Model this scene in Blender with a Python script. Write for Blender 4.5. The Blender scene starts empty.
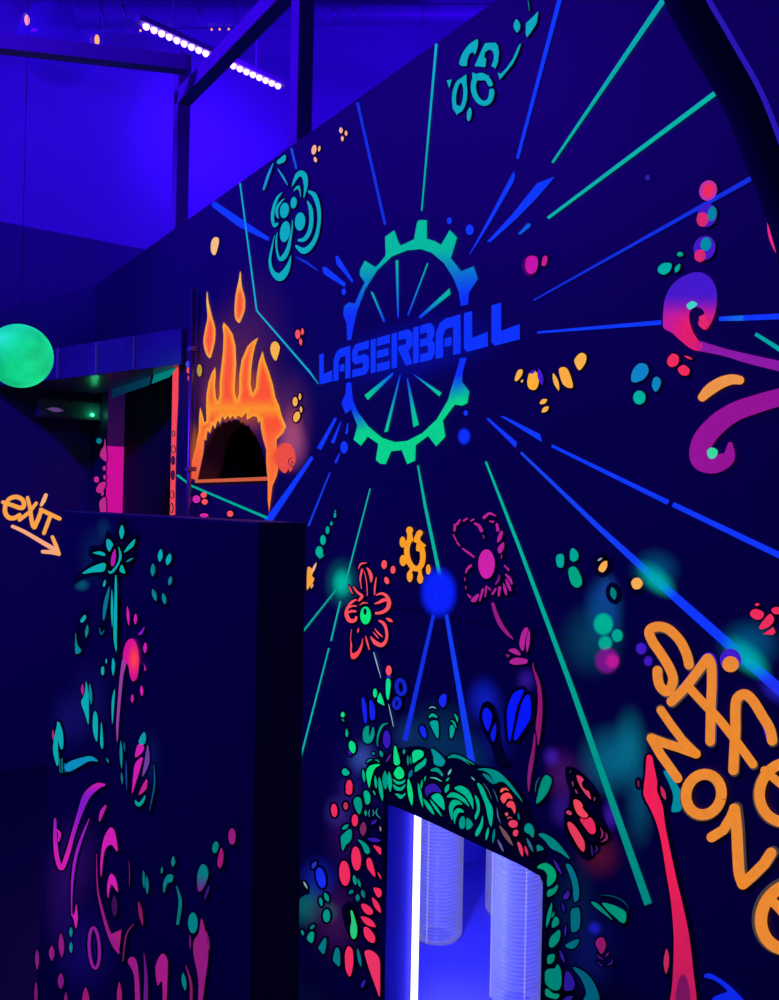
# Black-light arena: a fluorescent mural wall, a painted barricade, UV lamps and a lit floor hatch.
import bpy, bmesh, math, random
from mathutils import Vector, Matrix
from mathutils.geometry import tessellate_polygon, delaunay_2d_cdt

random.seed(7)
SC = bpy.context.scene
COL = SC.collection
PI = math.pi

# ------------------------------------------------------------------ camera
F, CX, CY = 850.0, 389.5, 500.0
CAM = Vector((0.0, -1.493, 1.6))
AZ = math.atan2(590.5, 850.0)                 # the mural wall runs along -X, this far left of the lens axis
fw0 = Vector((-math.cos(AZ), math.sin(AZ), 0)); rt0 = Vector((math.sin(AZ), math.cos(AZ), 0)); up0 = Vector((0, 0, 1))
PITCH, ROLL = math.atan(8 / 850.0), 0.02
fw = (fw0 * math.cos(PITCH) + up0 * math.sin(PITCH)).normalized()
up1 = (up0 * math.cos(PITCH) - fw0 * math.sin(PITCH)).normalized()
cxv = rt0 * math.cos(ROLL) + up1 * math.sin(ROLL)
cyv = -rt0 * math.sin(ROLL) + up1 * math.cos(ROLL)
cam_data = bpy.data.cameras.new('camera')
cam_data.sensor_fit = 'VERTICAL'; cam_data.sensor_height = 36.0; cam_data.sensor_width = 36.0
cam_data.lens = 36.0 * F / 1000.0
cam_data.clip_start = 0.02
cam = bpy.data.objects.new('camera', cam_data); COL.objects.link(cam)
m = Matrix((cxv, cyv, -fw)).transposed().to_4x4(); m.translation = CAM
cam.matrix_world = m
SC.camera = cam
SC.view_settings.view_transform = 'Standard'
SC.view_settings.look = 'None'
SC.view_settings.exposure = 0.0
SC.view_settings.gamma = 1.0
SC.view_settings.use_curve_mapping = False

def ray(x, y):
    return fw + cxv * ((x - CX) / F) - cyv * ((y - CY) / F)
def at_depth(x, y, z):
    return CAM + ray(x, y) * z

class Canvas:
    """a real painted plane: point o, normal n pointing at the viewer's side"""
    def __init__(s, o, n):
        s.o, s.n = Vector(o), Vector(n).normalized()
    def p(s, x, y, lift=0.0):
        d = ray(x, y)
        t = (s.o - CAM).dot(s.n) / d.dot(s.n)
        return CAM + d * t + s.n * lift
MURAL = Canvas((0, 0, 0), (0, -1, 0))
BOARD_Y = -0.873
BOARD = Canvas((0, BOARD_Y, 0), (0, -1, 0))
BACK_X = -5.45
BACKW = Canvas((BACK_X, 0, 0), (1, 0, 0))

# ------------------------------------------------------------------ materials
def lin(c):
    f = lambda v: v / 12.92 if v <= 0.04045 else ((v + 0.055) / 1.055) ** 2.4
    return tuple(f(max(0, min(255, v)) / 255.0) for v in c[:3])

def mat(name, base, rough=0.6, metal=0.0, noise=0.0, nscale=6.0, spec=0.3, bump=0.0):
    M = bpy.data.materials.new(name); M.use_nodes = True
    nt = M.node_tree; b = nt.nodes['Principled BSDF']
    b.inputs['Base Color'].default_value = (*base, 1)
    b.inputs['Roughness'].default_value = rough
    b.inputs['Metallic'].default_value = metal
    b.inputs['Specular IOR Level'].default_value = spec
    if noise or bump:
        tc = nt.nodes.new('ShaderNodeTexCoord')
        n = nt.nodes.new('ShaderNodeTexNoise'); n.inputs['Scale'].default_value = nscale; n.inputs['Detail'].default_value = 5
        nt.links.new(tc.outputs['Object'], n.inputs['Vector'])
        if noise:
            r = nt.nodes.new('ShaderNodeMix'); r.data_type = 'RGBA'
            r.inputs['A'].default_value = (*[v * (1 - noise) for v in base], 1)
            r.inputs['B'].default_value = (*[v * (1 + noise) for v in base], 1)
            nt.links.new(n.outputs['Fac'], r.inputs['Factor'])
            nt.links.new(r.outputs['Result'], b.inputs['Base Color'])
        if bump:
            bp = nt.nodes.new('ShaderNodeBump'); bp.inputs['Strength'].default_value = bump; bp.inputs['Distance'].default_value = 0.004
            nt.links.new(n.outputs['Fac'], bp.inputs['Height']); nt.links.new(bp.outputs['Normal'], b.inputs['Normal'])
    return M

def emit(name, col, strength):
    M = bpy.data.materials.new(name); M.use_nodes = True
    nt = M.node_tree; nt.nodes.clear()
    e = nt.nodes.new('ShaderNodeEmission'); e.inputs['Color'].default_value = (*col, 1); e.inputs['Strength'].default_value = strength
    o = nt.nodes.new('ShaderNodeOutputMaterial'); nt.links.new(e.outputs[0], o.inputs[0])
    return M

def paint_mat(name, soft):
    """fluorescent paint: under black light the pigment itself gives off its colour"""
    M = bpy.data.materials.new(name); M.use_nodes = True
    nt = M.node_tree; nt.nodes.clear()
    a = nt.nodes.new('ShaderNodeVertexColor'); a.layer_name = 'paint'
    tc = nt.nodes.new('ShaderNodeTexCoord')
    nz = nt.nodes.new('ShaderNodeTexNoise'); nz.inputs['Scale'].default_value = 60; nz.inputs['Detail'].default_value = 3
    nt.links.new(tc.outputs['Object'], nz.inputs['Vector'])
    mr = nt.nodes.new('ShaderNodeMapRange'); mr.inputs['To Min'].default_value = 0.82; mr.inputs['To Max'].default_value = 1.12
    nt.links.new(nz.outputs['Fac'], mr.inputs['Value'])
    e = nt.nodes.new('ShaderNodeEmission'); nt.links.new(a.outputs['Color'], e.inputs['Color']); nt.links.new(mr.outputs[0], e.inputs['Strength'])
    out = nt.nodes.new('ShaderNodeOutputMaterial')
    if soft:
        t = nt.nodes.new('ShaderNodeBsdfTransparent'); mx = nt.nodes.new('ShaderNodeMixShader')
        nt.links.new(a.outputs['Alpha'], mx.inputs[0]); nt.links.new(t.outputs[0], mx.inputs[1]); nt.links.new(e.outputs[0], mx.inputs[2])
        nt.links.new(mx.outputs[0], out.inputs[0])
    else:
        d = nt.nodes.new('ShaderNodeBsdfDiffuse'); d.inputs['Color'].default_value = (0.012, 0.012, 0.02, 1)
        ad = nt.nodes.new('ShaderNodeAddShader')
        nt.links.new(e.outputs[0], ad.inputs[0]); nt.links.new(d.outputs[0], ad.inputs[1]); nt.links.new(ad.outputs[0], out.inputs[0])
    return M
PAINT = paint_mat('fluorescent_paint', False)
SPRAY = paint_mat('fluorescent_spray', True)
BLACK = mat('matt_black_paint', (0.014, 0.009, 0.042), 0.8, spec=0.1)

# palette (display values of each paint)
MINT = (12, 226, 140); TEAL = (0, 165, 152); DTEAL = (0, 128, 125); CYAN = (14, 168, 192); GREEN = (0, 190, 120)
CORAL = (252, 82, 92); RED = (240, 44, 92); PINK = (214, 40, 168); MAG = (160, 28, 150); PLUM = (110, 30, 135)
VIOLET = (66, 28, 200); BLUE = (14, 48, 255); DBLUE = (16, 28, 190); ORANGE = (240, 142, 48); AMBER = (250, 178, 72); PEACH = (250, 178, 150)

# ------------------------------------------------------------------ object helpers
def tag(o, label=None, cat=None, group=None, kind=None):
    if label: o['label'] = label
    if cat: o['category'] = cat
    if group: o['group'] = group
    if kind: o['kind'] = kind
    return o
def link(name, me, material=None, parent=None, center=True):
    o = bpy.data.objects.new(name, me); COL.objects.link(o)
    if material: me.materials.append(material)
    if center and len(me.vertices):
        n = len(me.vertices); c = Vector((0, 0, 0))
        lo = Vector((1e9,) * 3); hi = Vector((-1e9,) * 3)
        for v in me.vertices:
            for i in range(3):
                lo[i] = min(lo[i], v.co[i]); hi[i] = max(hi[i], v.co[i])
        c = (lo + hi) / 2
        me.transform(Matrix.Translation(-c)); o.location = c
    if parent:
        o.parent = parent
        loc = Vector((0, 0, 0)); q = parent
        while q: loc += q.location; q = q.parent
        o.location = o.location - loc
    return o
def obj(name, bm, material, parent=None, smooth=False):
    bmesh.ops.recalc_face_normals(bm, faces=bm.faces)
    me = bpy.data.meshes.new(name); bm.to_mesh(me); bm.free()
    if smooth:
        for p in me.polygons: p.use_smooth = True
    return link(name, me, material, parent)
def thing(name, loc, label, cat, group=None):
    o = bpy.data.objects.new(name, None); COL.objects.link(o); o.location = loc; o.empty_display_size = 0.1
    return tag(o, label, cat, group)
def bm_box(bm, lo, hi, bevel=0.0):
    b = bmesh.new() if bevel else bm
    vs = [b.verts.new((x, y, z)) for x in (lo[0], hi[0]) for y in (lo[1], hi[1]) for z in (lo[2], hi[2])]
    for f in ((0, 1, 3, 2), (4, 6, 7, 5), (0, 4, 5, 1), (2, 3, 7, 6), (0, 2, 6, 4), (1, 5, 7, 3)):
        b.faces.new([vs[i] for i in f])
    if bevel:
        bmesh.ops.recalc_face_normals(b, faces=b.faces)
        bmesh.ops.bevel(b, geom=b.edges[:], offset=bevel, segments=2, affect='EDGES', profile=0.6)
        me = bpy.data.meshes.new('t'); b.to_mesh(me); b.free(); bm.from_mesh(me); bpy.data.meshes.remove(me)
    return bm
def box(name, lo, hi, material, parent=None, bevel=0.0):
    return obj(name, bm_box(bmesh.new(), lo, hi, bevel), material, parent)
def bm_bar(bm, a, b, w, h, bevel=0.004):
    """a square section bar from a to b"""
    a, b = Vector(a), Vector(b); d = (b - a); L = d.length; d.normalize()
    u = d.cross(Vector((0, 0, 1)))
    if u.length < 1e-3: u = Vector((1, 0, 0))
    u.normalize(); v = u.cross(d)
    t = bmesh.new(); bm_box(t, (-w / 2, -h / 2, 0), (w / 2, h / 2, L), bevel)
    M = Matrix((u, v, d)).transposed().to_4x4(); M.translation = a
    bmesh.ops.transform(t, matrix=M, verts=t.verts)
    me = bpy.data.meshes.new('t'); t.to_mesh(me); t.free(); bm.from_mesh(me); bpy.data.meshes.remove(me)
    return bm
def bm_tube(bm, pts, r, seg=12, cap=True):
    pts = [Vector(p) for p in pts]
    rs = r if isinstance(r, (list, tuple)) else [r] * len(pts)
    rings = []; u = None
    for i, p in enumerate(pts):
        d = (pts[min(i + 1, len(pts) - 1)] - pts[max(i - 1, 0)]).normalized()
        if u is None:
            u = d.cross(Vector((0, 0, 1)))
            if u.length < 1e-3: u = Vector((1, 0, 0))
        u = (u - d * u.dot(d)).normalized(); v = d.cross(u)
        rings.append([bm.verts.new(p + (u * math.cos(2 * PI * k / seg) + v * math.sin(2 * PI * k / seg)) * rs[i]) for k in range(seg)])
    for a, b in zip(rings, rings[1:]):
        for k in range(seg): bm.faces.new((a[k], a[(k + 1) % seg], b[(k + 1) % seg], b[k]))
    if cap:
        bm.faces.new(rings[0][::-1]); bm.faces.new(rings[-1])
    return bm
def bm_lathe(bm, prof, seg=40, c=(0, 0, 0)):
    rings = [[bm.verts.new((c[0] + r * math.cos(2 * PI * k / seg), c[1] + r * math.sin(2 * PI * k / seg), c[2] + z)) for k in range(seg)] for r, z in prof]
    for a, b in zip(rings, rings[1:]):
        for k in range(seg): bm.faces.new((a[k], a[(k + 1) % seg], b[(k + 1) % seg], b[k]))
    return bm
def bm_sphere(bm, c, r, u=32, v=20, sc=(1, 1, 1)):
    bmesh.ops.create_uvsphere(bm, u_segments=u, v_segments=v, radius=r, matrix=Matrix.Translation(c) @ Matrix.Diagonal((*sc, 1)))
    return bm

# ------------------------------------------------------------------ painted shapes (traced on the plane they are painted on)
def crom(pts, closed, n=6):
    out = []; N = len(pts)
    for i in range(N if closed else N - 1):
        g = (lambda k: pts[k % N]) if closed else (lambda k: pts[max(0, min(N - 1, k))])
        p0, p1, p2, p3 = g(i - 1), g(i), g(i + 1), g(i + 2)
        for k in range(n):
            t = k / n; t2, t3 = t * t, t * t * t
            out.append(tuple(0.5 * (2 * p1[j] + (p2[j] - p0[j]) * t + (2 * p0[j] - 5 * p1[j] + 4 * p2[j] - p3[j]) * t2 + (3 * p1[j] - p0[j] - 3 * p2[j] + p3[j]) * t3) for j in range(len(p1))))
    if not closed: out.append(tuple(pts[-1]))
    return out
def poly_area(p): return 0.5 * sum(p[i][0] * p[(i + 1) % len(p)][1] - p[(i + 1) % len(p)][0] * p[i][1] for i in range(len(p)))
def grow(pts, k):
    sgn = 1 if poly_area(pts) > 0 else -1; N = len(pts); out = []
    for i in range(N):
        a, b = pts[i - 1], pts[(i + 1) % N]
        dx, dy = b[0] - a[0], b[1] - a[1]; L = math.hypot(dx, dy) or 1
        out.append((pts[i][0] + sgn * dy / L * k, pts[i][1] - sgn * dx / L * k))
    return out
def inside(x, y, P):
    c = False; j = len(P) - 1
    for i in range(len(P)):
        if (P[i][1] > y) != (P[j][1] > y) and x < (P[j][0] - P[i][0]) * (y - P[i][1]) / (P[j][1] - P[i][1]) + P[i][0]: c = not c
        j = i
    return c
def edge_dist(x, y, P):
    best = 1e9
    for i in range(len(P)):
        ax, ay = P[i - 1]; bx, by = P[i]; dx, dy = bx - ax, by - ay; L = dx * dx + dy * dy
        t = 0 if L == 0 else max(0, min(1, ((x - ax) * dx + (y - ay) * dy) / L))
        best = min(best, math.hypot(ax + t * dx - x, ay + t * dy - y))
    return best
def lerp(a, b, t): t = max(0, min(1, t)); return tuple(a[i] + (b[i] - a[i]) * t for i in range(3))
def grad(x0, y0, c0, x1, y1, c1):
    dx, dy = x1 - x0, y1 - y0; L = dx * dx + dy * dy
    return lambda x, y: lerp(c0, c1, ((x - x0) * dx + (y - y0) * dy) / L)

class Shape:
    """kind poly: loops of points; kind line: points with half widths; optional step = interior grid for colour ramps"""
    def __init__(s, kind, color, loops=None, line=None, step=0): s.kind, s.color, s.loops, s.line, s.step = kind, color, loops, line, step
    def grown(s, k):
        if s.kind == 'poly': return Shape('poly', (0, 0, 0), [grow(s.loops[0], k)])
        return Shape('line', (0, 0, 0), line=[(x, y, w + k) for x, y, w in s.line])
    def mesh(s):
        col = s.color if callable(s.color) else (lambda x, y: s.color)
        if s.kind == 'poly':
            if s.step:
                L = s.loops[0]; V = [Vector(p) for p in L]; E = [(i, (i + 1) % len(L)) for i in range(len(L))]
                xs = [p[0] for p in L]; ys = [p[1] for p in L]; x = min(xs) + s.step / 2
                while x < max(xs):
                    y = min(ys) + s.step / 2
                    while y < max(ys):
                        if inside(x, y, L) and edge_dist(x, y, L) > s.step * 0.45: V.append(Vector((x, y)))
                        y += s.step
                    x += s.step
                vs, _, fs, *_ = delaunay_2d_cdt(V, E, [], 1, 1e-5)
                P = [(v.x, v.y) for v in vs]
                fs = [f for f in fs if inside(sum(P[i][0] for i in f) / len(f), sum(P[i][1] for i in f) / len(f), L)]
                return P, [list(f) for f in fs], [col(*p) for p in P]
            P = [p for l in s.loops for p in l]
            fs = tessellate_polygon([[Vector((x, y, 0)) for x, y in l] for l in s.loops])
            return P, [list(f) for f in fs], [col(*p) for p in P]
        P, Fc = [], []
        L = s.line; N = len(L)
        for i in range(N):
            a, b = L[max(0, i - 1)], L[min(N - 1, i + 1)]
            dx, dy = b[0] - a[0], b[1] - a[1]; q = math.hypot(dx, dy) or 1; x, y, w = L[i]
            P += [(x - dy / q * w, y + dx / q * w), (x + dy / q * w, y - dx / q * w)]
        for i in range(N - 1): Fc.append([2 * i, 2 * i + 1, 2 * i + 3, 2 * i + 2])
        if s.color is not None and getattr(s, 'round', True):
            for e, k in ((0, 1), (N - 1, N - 2)):
                x, y, w = L[e]
                if w < 0.9: continue
                ang = math.atan2(y - L[k][1], x - L[k][0]); b0 = len(P); P.append((x, y))
                for j in range(9): P.append((x + w * math.cos(ang - PI / 2 + PI * j / 8), y + w * math.sin(ang - PI / 2 + PI * j / 8)))
                for j in range(8): Fc.append([b0, b0 + 1 + j, b0 + 2 + j])
        return P, Fc, [col(*p) for p in P]

class Crop:
    """lets shapes be noted in the pixels of an enlarged crop of the mural"""
    def __init__(s, x0=0, y0=0, k=1.0): s.x0, s.y0, s.k = x0, y0, k
    def pts(s, c): return [(s.x0 + c[i] / s.k, s.y0 + c[i + 1] / s.k) for i in range(0, len(c), 2)]
    def b(s, color, *c, step=0): return Shape('poly', color, [crom(s.pts(c), True, 4)], step=step)
    def g(s, color, *c, step=0): return Shape('poly', color, [s.pts(c)], step=step)
    def e(s, color, cx, cy, rx, ry, rot=0, n=20):
        P = []
        for i in range(n):
            a = 2 * PI * i / n; x, y = rx * math.cos(a), ry * math.sin(a); r = math.radians(rot)
            P.append((s.x0 + (cx + x * math.cos(r) - y * math.sin(r)) / s.k, s.y0 + (cy + x * math.sin(r) + y * math.cos(r)) / s.k))
        return Shape('poly', color, [P])
    def lens(s, color, x0, y0, x1, y1, w):
        dx, dy = x1 - x0, y1 - y0; L = math.hypot(dx, dy); nx, ny = -dy / L * w, dx / L * w; P = []
        for i in range(17):
            t = i / 16; k = math.sin(PI * t) ** 0.8; P.append((x0 + dx * t + nx * k, y0 + dy * t + ny * k))
        for i in range(15, 0, -1):
            t = i / 16; k = math.sin(PI * t) ** 0.8; P.append((x0 + dx * t - nx * k, y0 + dy * t - ny * k))
        return Shape('poly', color, [[(s.x0 + x / s.k, s.y0 + y / s.k) for x, y in P]])
    def l(s, color, w, *c, curve=True, round=True):
        n = len(c) // 2; ws = list(w) if isinstance(w, (list, tuple)) else [w] * n
        P = [(s.x0 + c[2 * i] / s.k, s.y0 + c[2 * i + 1] / s.k, ws[i] / 2 / s.k) for i in range(n)]
        if curve and n > 2: P = [(x, y, max(0.05, q)) for x, y, q in crom(P, False, 6)]
        r = Shape('line', color, line=P); r.round = round; return r
    def ring(s, color, cx, cy, rx, ry, w, a0=0, a1=360, rot=0, n=28):
        P = []; r = math.radians(rot)
        for i in range(n + 1):
            a = math.radians(a0 + (a1 - a0) * i / n); x, y = rx * math.cos(a), ry * math.sin(a)
            P.append((s.x0 + (cx + x * math.cos(r) - y * math.sin(r)) / s.k, s.y0 + (cy + x * math.sin(r) + y * math.cos(r)) / s.k, w / 2 / s.k))
        q = Shape('line', color, line=P); q.round = (a1 - a0) < 360; return q
Z0 = Crop()

LIFT = 0.0006
def paint(name, shapes, canvas, layer, parent, label=None, material=None):
    V, Fc, C = [], [], []
    for sh in shapes:
        P, f, c = sh.mesh(); b = len(V)
        V += [canvas.p(x, y, LIFT * layer) for x, y in P]; Fc += [[b + i for i in q] for q in f]; C += c
    me = bpy.data.meshes.new(name); me.from_pydata(V, [], Fc); me.update()
    bm = bmesh.new(); bm.from_mesh(me)
    for f in bm.faces:
        f.normal_update()
        if f.normal.dot(canvas.n) < 0: f.normal_flip()
    bm.to_mesh(me); bm.free()
    at = me.color_attributes.new('paint', 'FLOAT_COLOR', 'POINT')
    for i, c in enumerate(C): at.data[i].color = (*lin(c), 1.0)
    o = link(name, me, material or PAINT, parent)
    if label: o['label'] = label
    return o
def outlined(name, items, canvas, layer, parent, k=2.5, label=None, extra=()):
    """a motif: its dark outline is the part, each coloured area in it a sub-part. items: (sub-part name, shape)"""
    base = paint(name, [sh.grown(k) for _, sh in items] + list(extra), canvas, layer, parent, label, BLACK)
    for i, (n, sh) in enumerate(items): paint(n, [sh], canvas, layer + 1 + (i % 7) * 0.25, base)
    return base
def spray(name, canvas, layer, parent, spots, label=None):
    """air-brushed spots with soft edges: (cx, cy, rx, ry, colour, opacity, hard 0..1, rotation)"""
    V, Fc, C = [], [], []; seg = 40; R = 14
    for k_, sp in enumerate(spots):
        lift = LIFT * (layer + 0.11 * k_)
        cx, cy, rx, ry, c, op = sp[:6]; hard = sp[6] if len(sp) > 6 else 0.0; rot = math.radians(sp[7]) if len(sp) > 7 else 0
        b = len(V); V.append(canvas.p(cx, cy, lift)); C.append((*lin(c), op))
        for r in range(1, R + 1):
            t = r / R; q = 0 if t <= hard else (t - hard) / (1 - hard); a = op * (1 - q * q * (3 - 2 * q))
            for k in range(seg):
                x, y = rx * t * math.cos(2 * PI * k / seg), ry * t * math.sin(2 * PI * k / seg)
                V.append(canvas.p(cx + x * math.cos(rot) - y * math.sin(rot), cy + x * math.sin(rot) + y * math.cos(rot), lift)); C.append((*lin(c), a))
        for k in range(seg): Fc.append([b, b + 1 + k, b + 1 + (k + 1) % seg])
        for r in range(R - 1):
            o1, o2 = b + 1 + r * seg, b + 1 + (r + 1) * seg
            for k in range(seg): Fc.append([o1 + k, o2 + k, o2 + (k + 1) % seg, o1 + (k + 1) % seg])
    if canvas is MURAL:          # no paint in mid-air over the hatch and the arched window
        def open_air(f):
            c = Vector((0, 0, 0))
            for i in f: c += V[i]
            c /= len(f); return inside(c.x, c.z, arch) or inside(c.x, c.z, HATCH) or c.z > WH
        Fc = [f for f in Fc if not open_air(f)]
    me = bpy.data.meshes.new(name); me.from_pydata(V, [], Fc); me.update()
    at = me.color_attributes.new('paint', 'FLOAT_COLOR', 'POINT')
    for i, c in enumerate(C): at.data[i].color = c
    o = link(name, me, SPRAY, parent)
    if label: o['label'] = label
    return o

# ------------------------------------------------------------------ the room
DARKWALL = mat('dark_blue_wall_paint', (0.035, 0.02, 0.10), 0.55, noise=0.12, nscale=3, spec=0.25, bump=0.03)
HALL = mat('hall_wall_paint', (0.30, 0.24, 0.62), 0.8, noise=0.12, nscale=1.2, spec=0.1)
FLOORM = mat('dark_floor', (0.018, 0.016, 0.05), 0.4, noise=0.2, nscale=5, bump=0.2)
CEILM = mat('black_ceiling', (0.06, 0.05, 0.14), 0.9)
BOARDM = mat('barricade_paint', (0.036, 0.019, 0.10), 0.5, noise=0.1, nscale=4, spec=0.25)
STEEL = mat('dark_steel', (0.34, 0.28, 0.5), 0.55, noise=0.2, nscale=8)
BLACKM = mat('black_plastic', (0.012, 0.012, 0.02), 0.5)
NICHE = mat('hatch_blue_lining', (0.22, 0.17, 0.80), 0.55, noise=0.15, nscale=4)
CHROME = mat('worn_metal_pipe', (0.30, 0.26, 0.34), 0.35, metal=0.9)

WT, WH = 0.10, 2.955                                    # wall thickness and height
def mx(x, y): p = MURAL.p(x, y); return (p.x, p.z)
DOOR_L, DOOR_R, DOOR_H = mx(107, 450)[0], mx(172, 450)[0], 2.27
hl = mx(386.5, 900)[0]; hr = mx(545.5, 930)[0]
hatch_top = mx(440, 824)[1]
outline = [(BACK_X + 0.031, 0), (DOOR_L, 0), (DOOR_L, DOOR_H), (DOOR_R, DOOR_H), (DOOR_R, 0), (hl, 0), (hl, mx(387.5, 800.5)[1]),
           (mx(465, 836)[0], mx(465, 836)[1]), (mx(535, 870)[0], mx(535, 870)[1]), (mx(543, 874)[0], mx(543, 874)[1]), (hr, mx(545.8, 881)[1]), (hr, 0), (0.9, 0), (0.9, WH), (BACK_X + 0.031, WH)]
Lc = Crop(180, 260, 3.846)
HATCH = [p for p in outline[5:12]]
arch_px = crom(Lc.pts((70, 848, 84, 790, 98, 720, 116, 672, 145, 640, 180, 622, 215, 616, 250, 630, 282, 662, 306, 705, 322, 760, 331, 800, 335, 832)), False, 4)
arch = [mx(*p) for p in arch_px]
def wall_mesh():
    """the mural wall: one slab with a doorway, a floor hatch and an arched window"""
    loops = [outline, arch]
    bm = bmesh.new()
    P = [p for l in loops for p in l]
    tri = tessellate_polygon([[Vector((x, z, 0)) for x, z in l] for l in loops])
    f = [bm.verts.new((x, 0, z)) for x, z in P]; b = [bm.verts.new((x, WT, z)) for x, z in P]
    for t in tri:
        bm.faces.new([f[i] for i in t]); bm.faces.new([b[i] for i in reversed(t)])
    o = 0
    for l in loops:
        n = len(l)
        for i in range(n): bm.faces.new((f[o + i], f[o + (i + 1) % n], b[o + (i + 1) % n], b[o + i]))
        o += n
    return bm
wall = tag(obj('wall_right', wall_mesh(), DARKWALL), 'tall black wall painted with a fluorescent mural', kind='structure')
wall.data.materials.append(mat('hatch_jamb_paint', (0.11, 0.08, 0.55), 0.5, noise=0.15, nscale=6))
for p in wall.data.polygons:       # the cut edges of the hatch carry the blue lining
    c = p.center + wall.location
    if abs(p.normal.y) < 0.5 and hl - 0.01 < c.x < hr + 0.01 and c.z < 0.8: p.material_index = 1
tag(box('wall_back', (BACK_X - 0.1, -4.6, 0), (BACK_X, 5.6, 6.2), HALL), 'hall end wall washed in violet light', kind='structure')
# the lower, dark-painted lining of the end wall in the play area
tag(box('wall_lining', (BACK_X, -4.5, 0), (BACK_X + 0.03, 0.62, 3.24), mat('lining_paint', (0.085, 0.045, 0.23), 0.6, noise=0.15, nscale=2)), 'dark lower lining of the end wall', kind='structure')
tag(box('wall_far', (BACK_X, 5.5, 0), (3.0, 5.6, 6.2), HALL), kind='structure')
tag(box('wall_left', (BACK_X, -4.6, 0), (3.0, -4.5, 6.2), DARKWALL), kind='structure')
tag(box('wall_rear', (3.0, -4.6, 0), (3.1, 5.6, 6.2), DARKWALL), kind='structure')
tag(box('floor', (BACK_X - 0.1, -4.6, -0.1), (3.1, 5.6, 0), FLOORM), kind='structure')
tag(box('ceiling', (BACK_X - 0.1, -4.6, 6.2), (3.1, 5.6, 6.3), CEILM), kind='structure')

# added dark barrier with a handle, shaped as a door, closing the doorway
d = tag(box('doorway_barrier', (DOOR_L - 0.02, WT + 0.005, 0), (DOOR_R + 0.02, WT + 0.05, DOOR_H + 0.04), BLACK, bevel=0.003), 'added black barrier closing the pink and red doorway', kind='structure')
bm = bmesh.new(); bm_tube(bm, [(DOOR_R - 0.08, WT + 0.004, 1.02), (DOOR_R - 0.08, WT - 0.045, 1.02), (DOOR_R - 0.20, WT - 0.045, 1.02)], 0.009)
obj('barrier_handle', bm, STEEL, d)
# bulkhead that boxes in the corner above the doorway
def bulkhead():
    a = at_depth(-14, 393, 5.0); b = at_depth(181, 360, 4.02)
    z0, z1 = 2.26, 2.43
    bm = bmesh.new()
    pts = [(a.x, a.y), (b.x, min(b.y, -0.012)), (b.x, -0.004), (BACK_X + 0.032, -0.004), (BACK_X + 0.032, a.y)]
    lo = [bm.verts.new((x, y, z0)) for x, y in pts]; hi = [bm.verts.new((x, y, z1)) for x, y in pts]
    bm.faces.new(lo); bm.faces.new(hi)
    for i in range(5): bm.faces.new((lo[i], lo[(i + 1) % 5], hi[(i + 1) % 5], hi[i]))
    return bm, a, b
bk, ba, bb = bulkhead()
BULK = mat('bulkhead_panel_paint', (0.09, 0.05, 0.24), 0.3, noise=0.5, nscale=9, spec=0.5)
tr1 = tag(obj('trim_1', bk, BULK), 'panelled bulkhead boxed in above the doorway', kind='structure')
nrm = Vector((bb.y - ba.y, -(bb.x - ba.x), 0)).normalized()
if nrm.y > 0: nrm = -nrm
for t in (0.18, 0.42, 0.62, 0.80):
    c = ba.lerp(bb, t); c.z = 0
    bm = bmesh.new(); bm_bar(bm, (c.x + nrm.x * 0.004, c.y + nrm.y * 0.004, 2.262), (c.x + nrm.x * 0.004, c.y + nrm.y * 0.004, 2.428), 0.012, 0.012, 0.002)
    obj('cover_strip', bm, STEEL, tr1)

# steel frame standing on the wall
def post(px, py, name, z1):
    x = Canvas((0, WT / 2, 0), (0, -1, 0)).p(px, py).x
    bm = bmesh.new(); bm_bar(bm, (x, WT / 2, WH), (x, WT / 2, z1), 0.066, 0.066)
    bm_box(bm, (x - 0.07, 0.0, WH), (x + 0.07, WT, WH + 0.012), 0.002)
    return tag(obj(name, bm, STEEL), kind='structure')
post(181, 150, 'pillar_1', 3.86); post(301.5, 70, 'pillar_2', 3.61)
bm = bmesh.new(); bm_bar(bm, (MURAL.p(181, 100).x - 0.15, WT / 2, 3.64), (0.6, WT / 2, 3.64), 0.066, 0.075)
tag(obj('beam_1', bm, STEEL), 'steel rail running above the mural wall', kind='structure')
p1 = at_depth(186, 65, 4.04); p0 = at_depth(0, 43.5, 3.8); dirn = (p0 - p1).normalized()
bm = bmesh.new(); bm_bar(bm, p1, p1 + dirn * 3.2, 0.06, 0.072)
tag(obj('beam_2', bm, STEEL), 'steel cross beam running out from the post', kind='structure')

# arched window recess
xs = [p[0] for p in arch]; zs = [p[1] for p in arch]
bm = bmesh.new()
x0, x1, z0, z1, dep = min(xs) - 0.04, max(xs) + 0.04, min(zs) - 0.04, max(zs) + 0.04, 0.34
for q in (((x0, WT, z0), (x1, WT, z0), (x1, dep, z0), (x0, dep, z0)), ((x0, WT, z1), (x1, WT, z1), (x1, dep, z1), (x0, dep, z1)),
          ((x0, WT, z0), (x0, WT, z1), (x0, dep, z1), (x0, dep, z0)), ((x1, WT, z0), (x1, WT, z1), (x1, dep, z1), (x1, dep, z0)), ((x0, dep, z0), (x1, dep, z0), (x1, dep, z1), (x0, dep, z1))):
    bm.faces.new([bm.verts.new(v) for v in q])
w1 = tag(obj('window_1', bm, BLACK), 'dark arched window ringed by painted flames', kind='structure')
zl = mx(240, 479.5)[1]
sill = box('window_sill', (min(xs) - 0.01, -0.012, zl - 0.008), (max(xs) + 0.01, WT - 0.002, zl + 0.006), emit('sill_orange_paint', lin((206, 92, 66)), 1.0), w1, 0.002)

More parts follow.
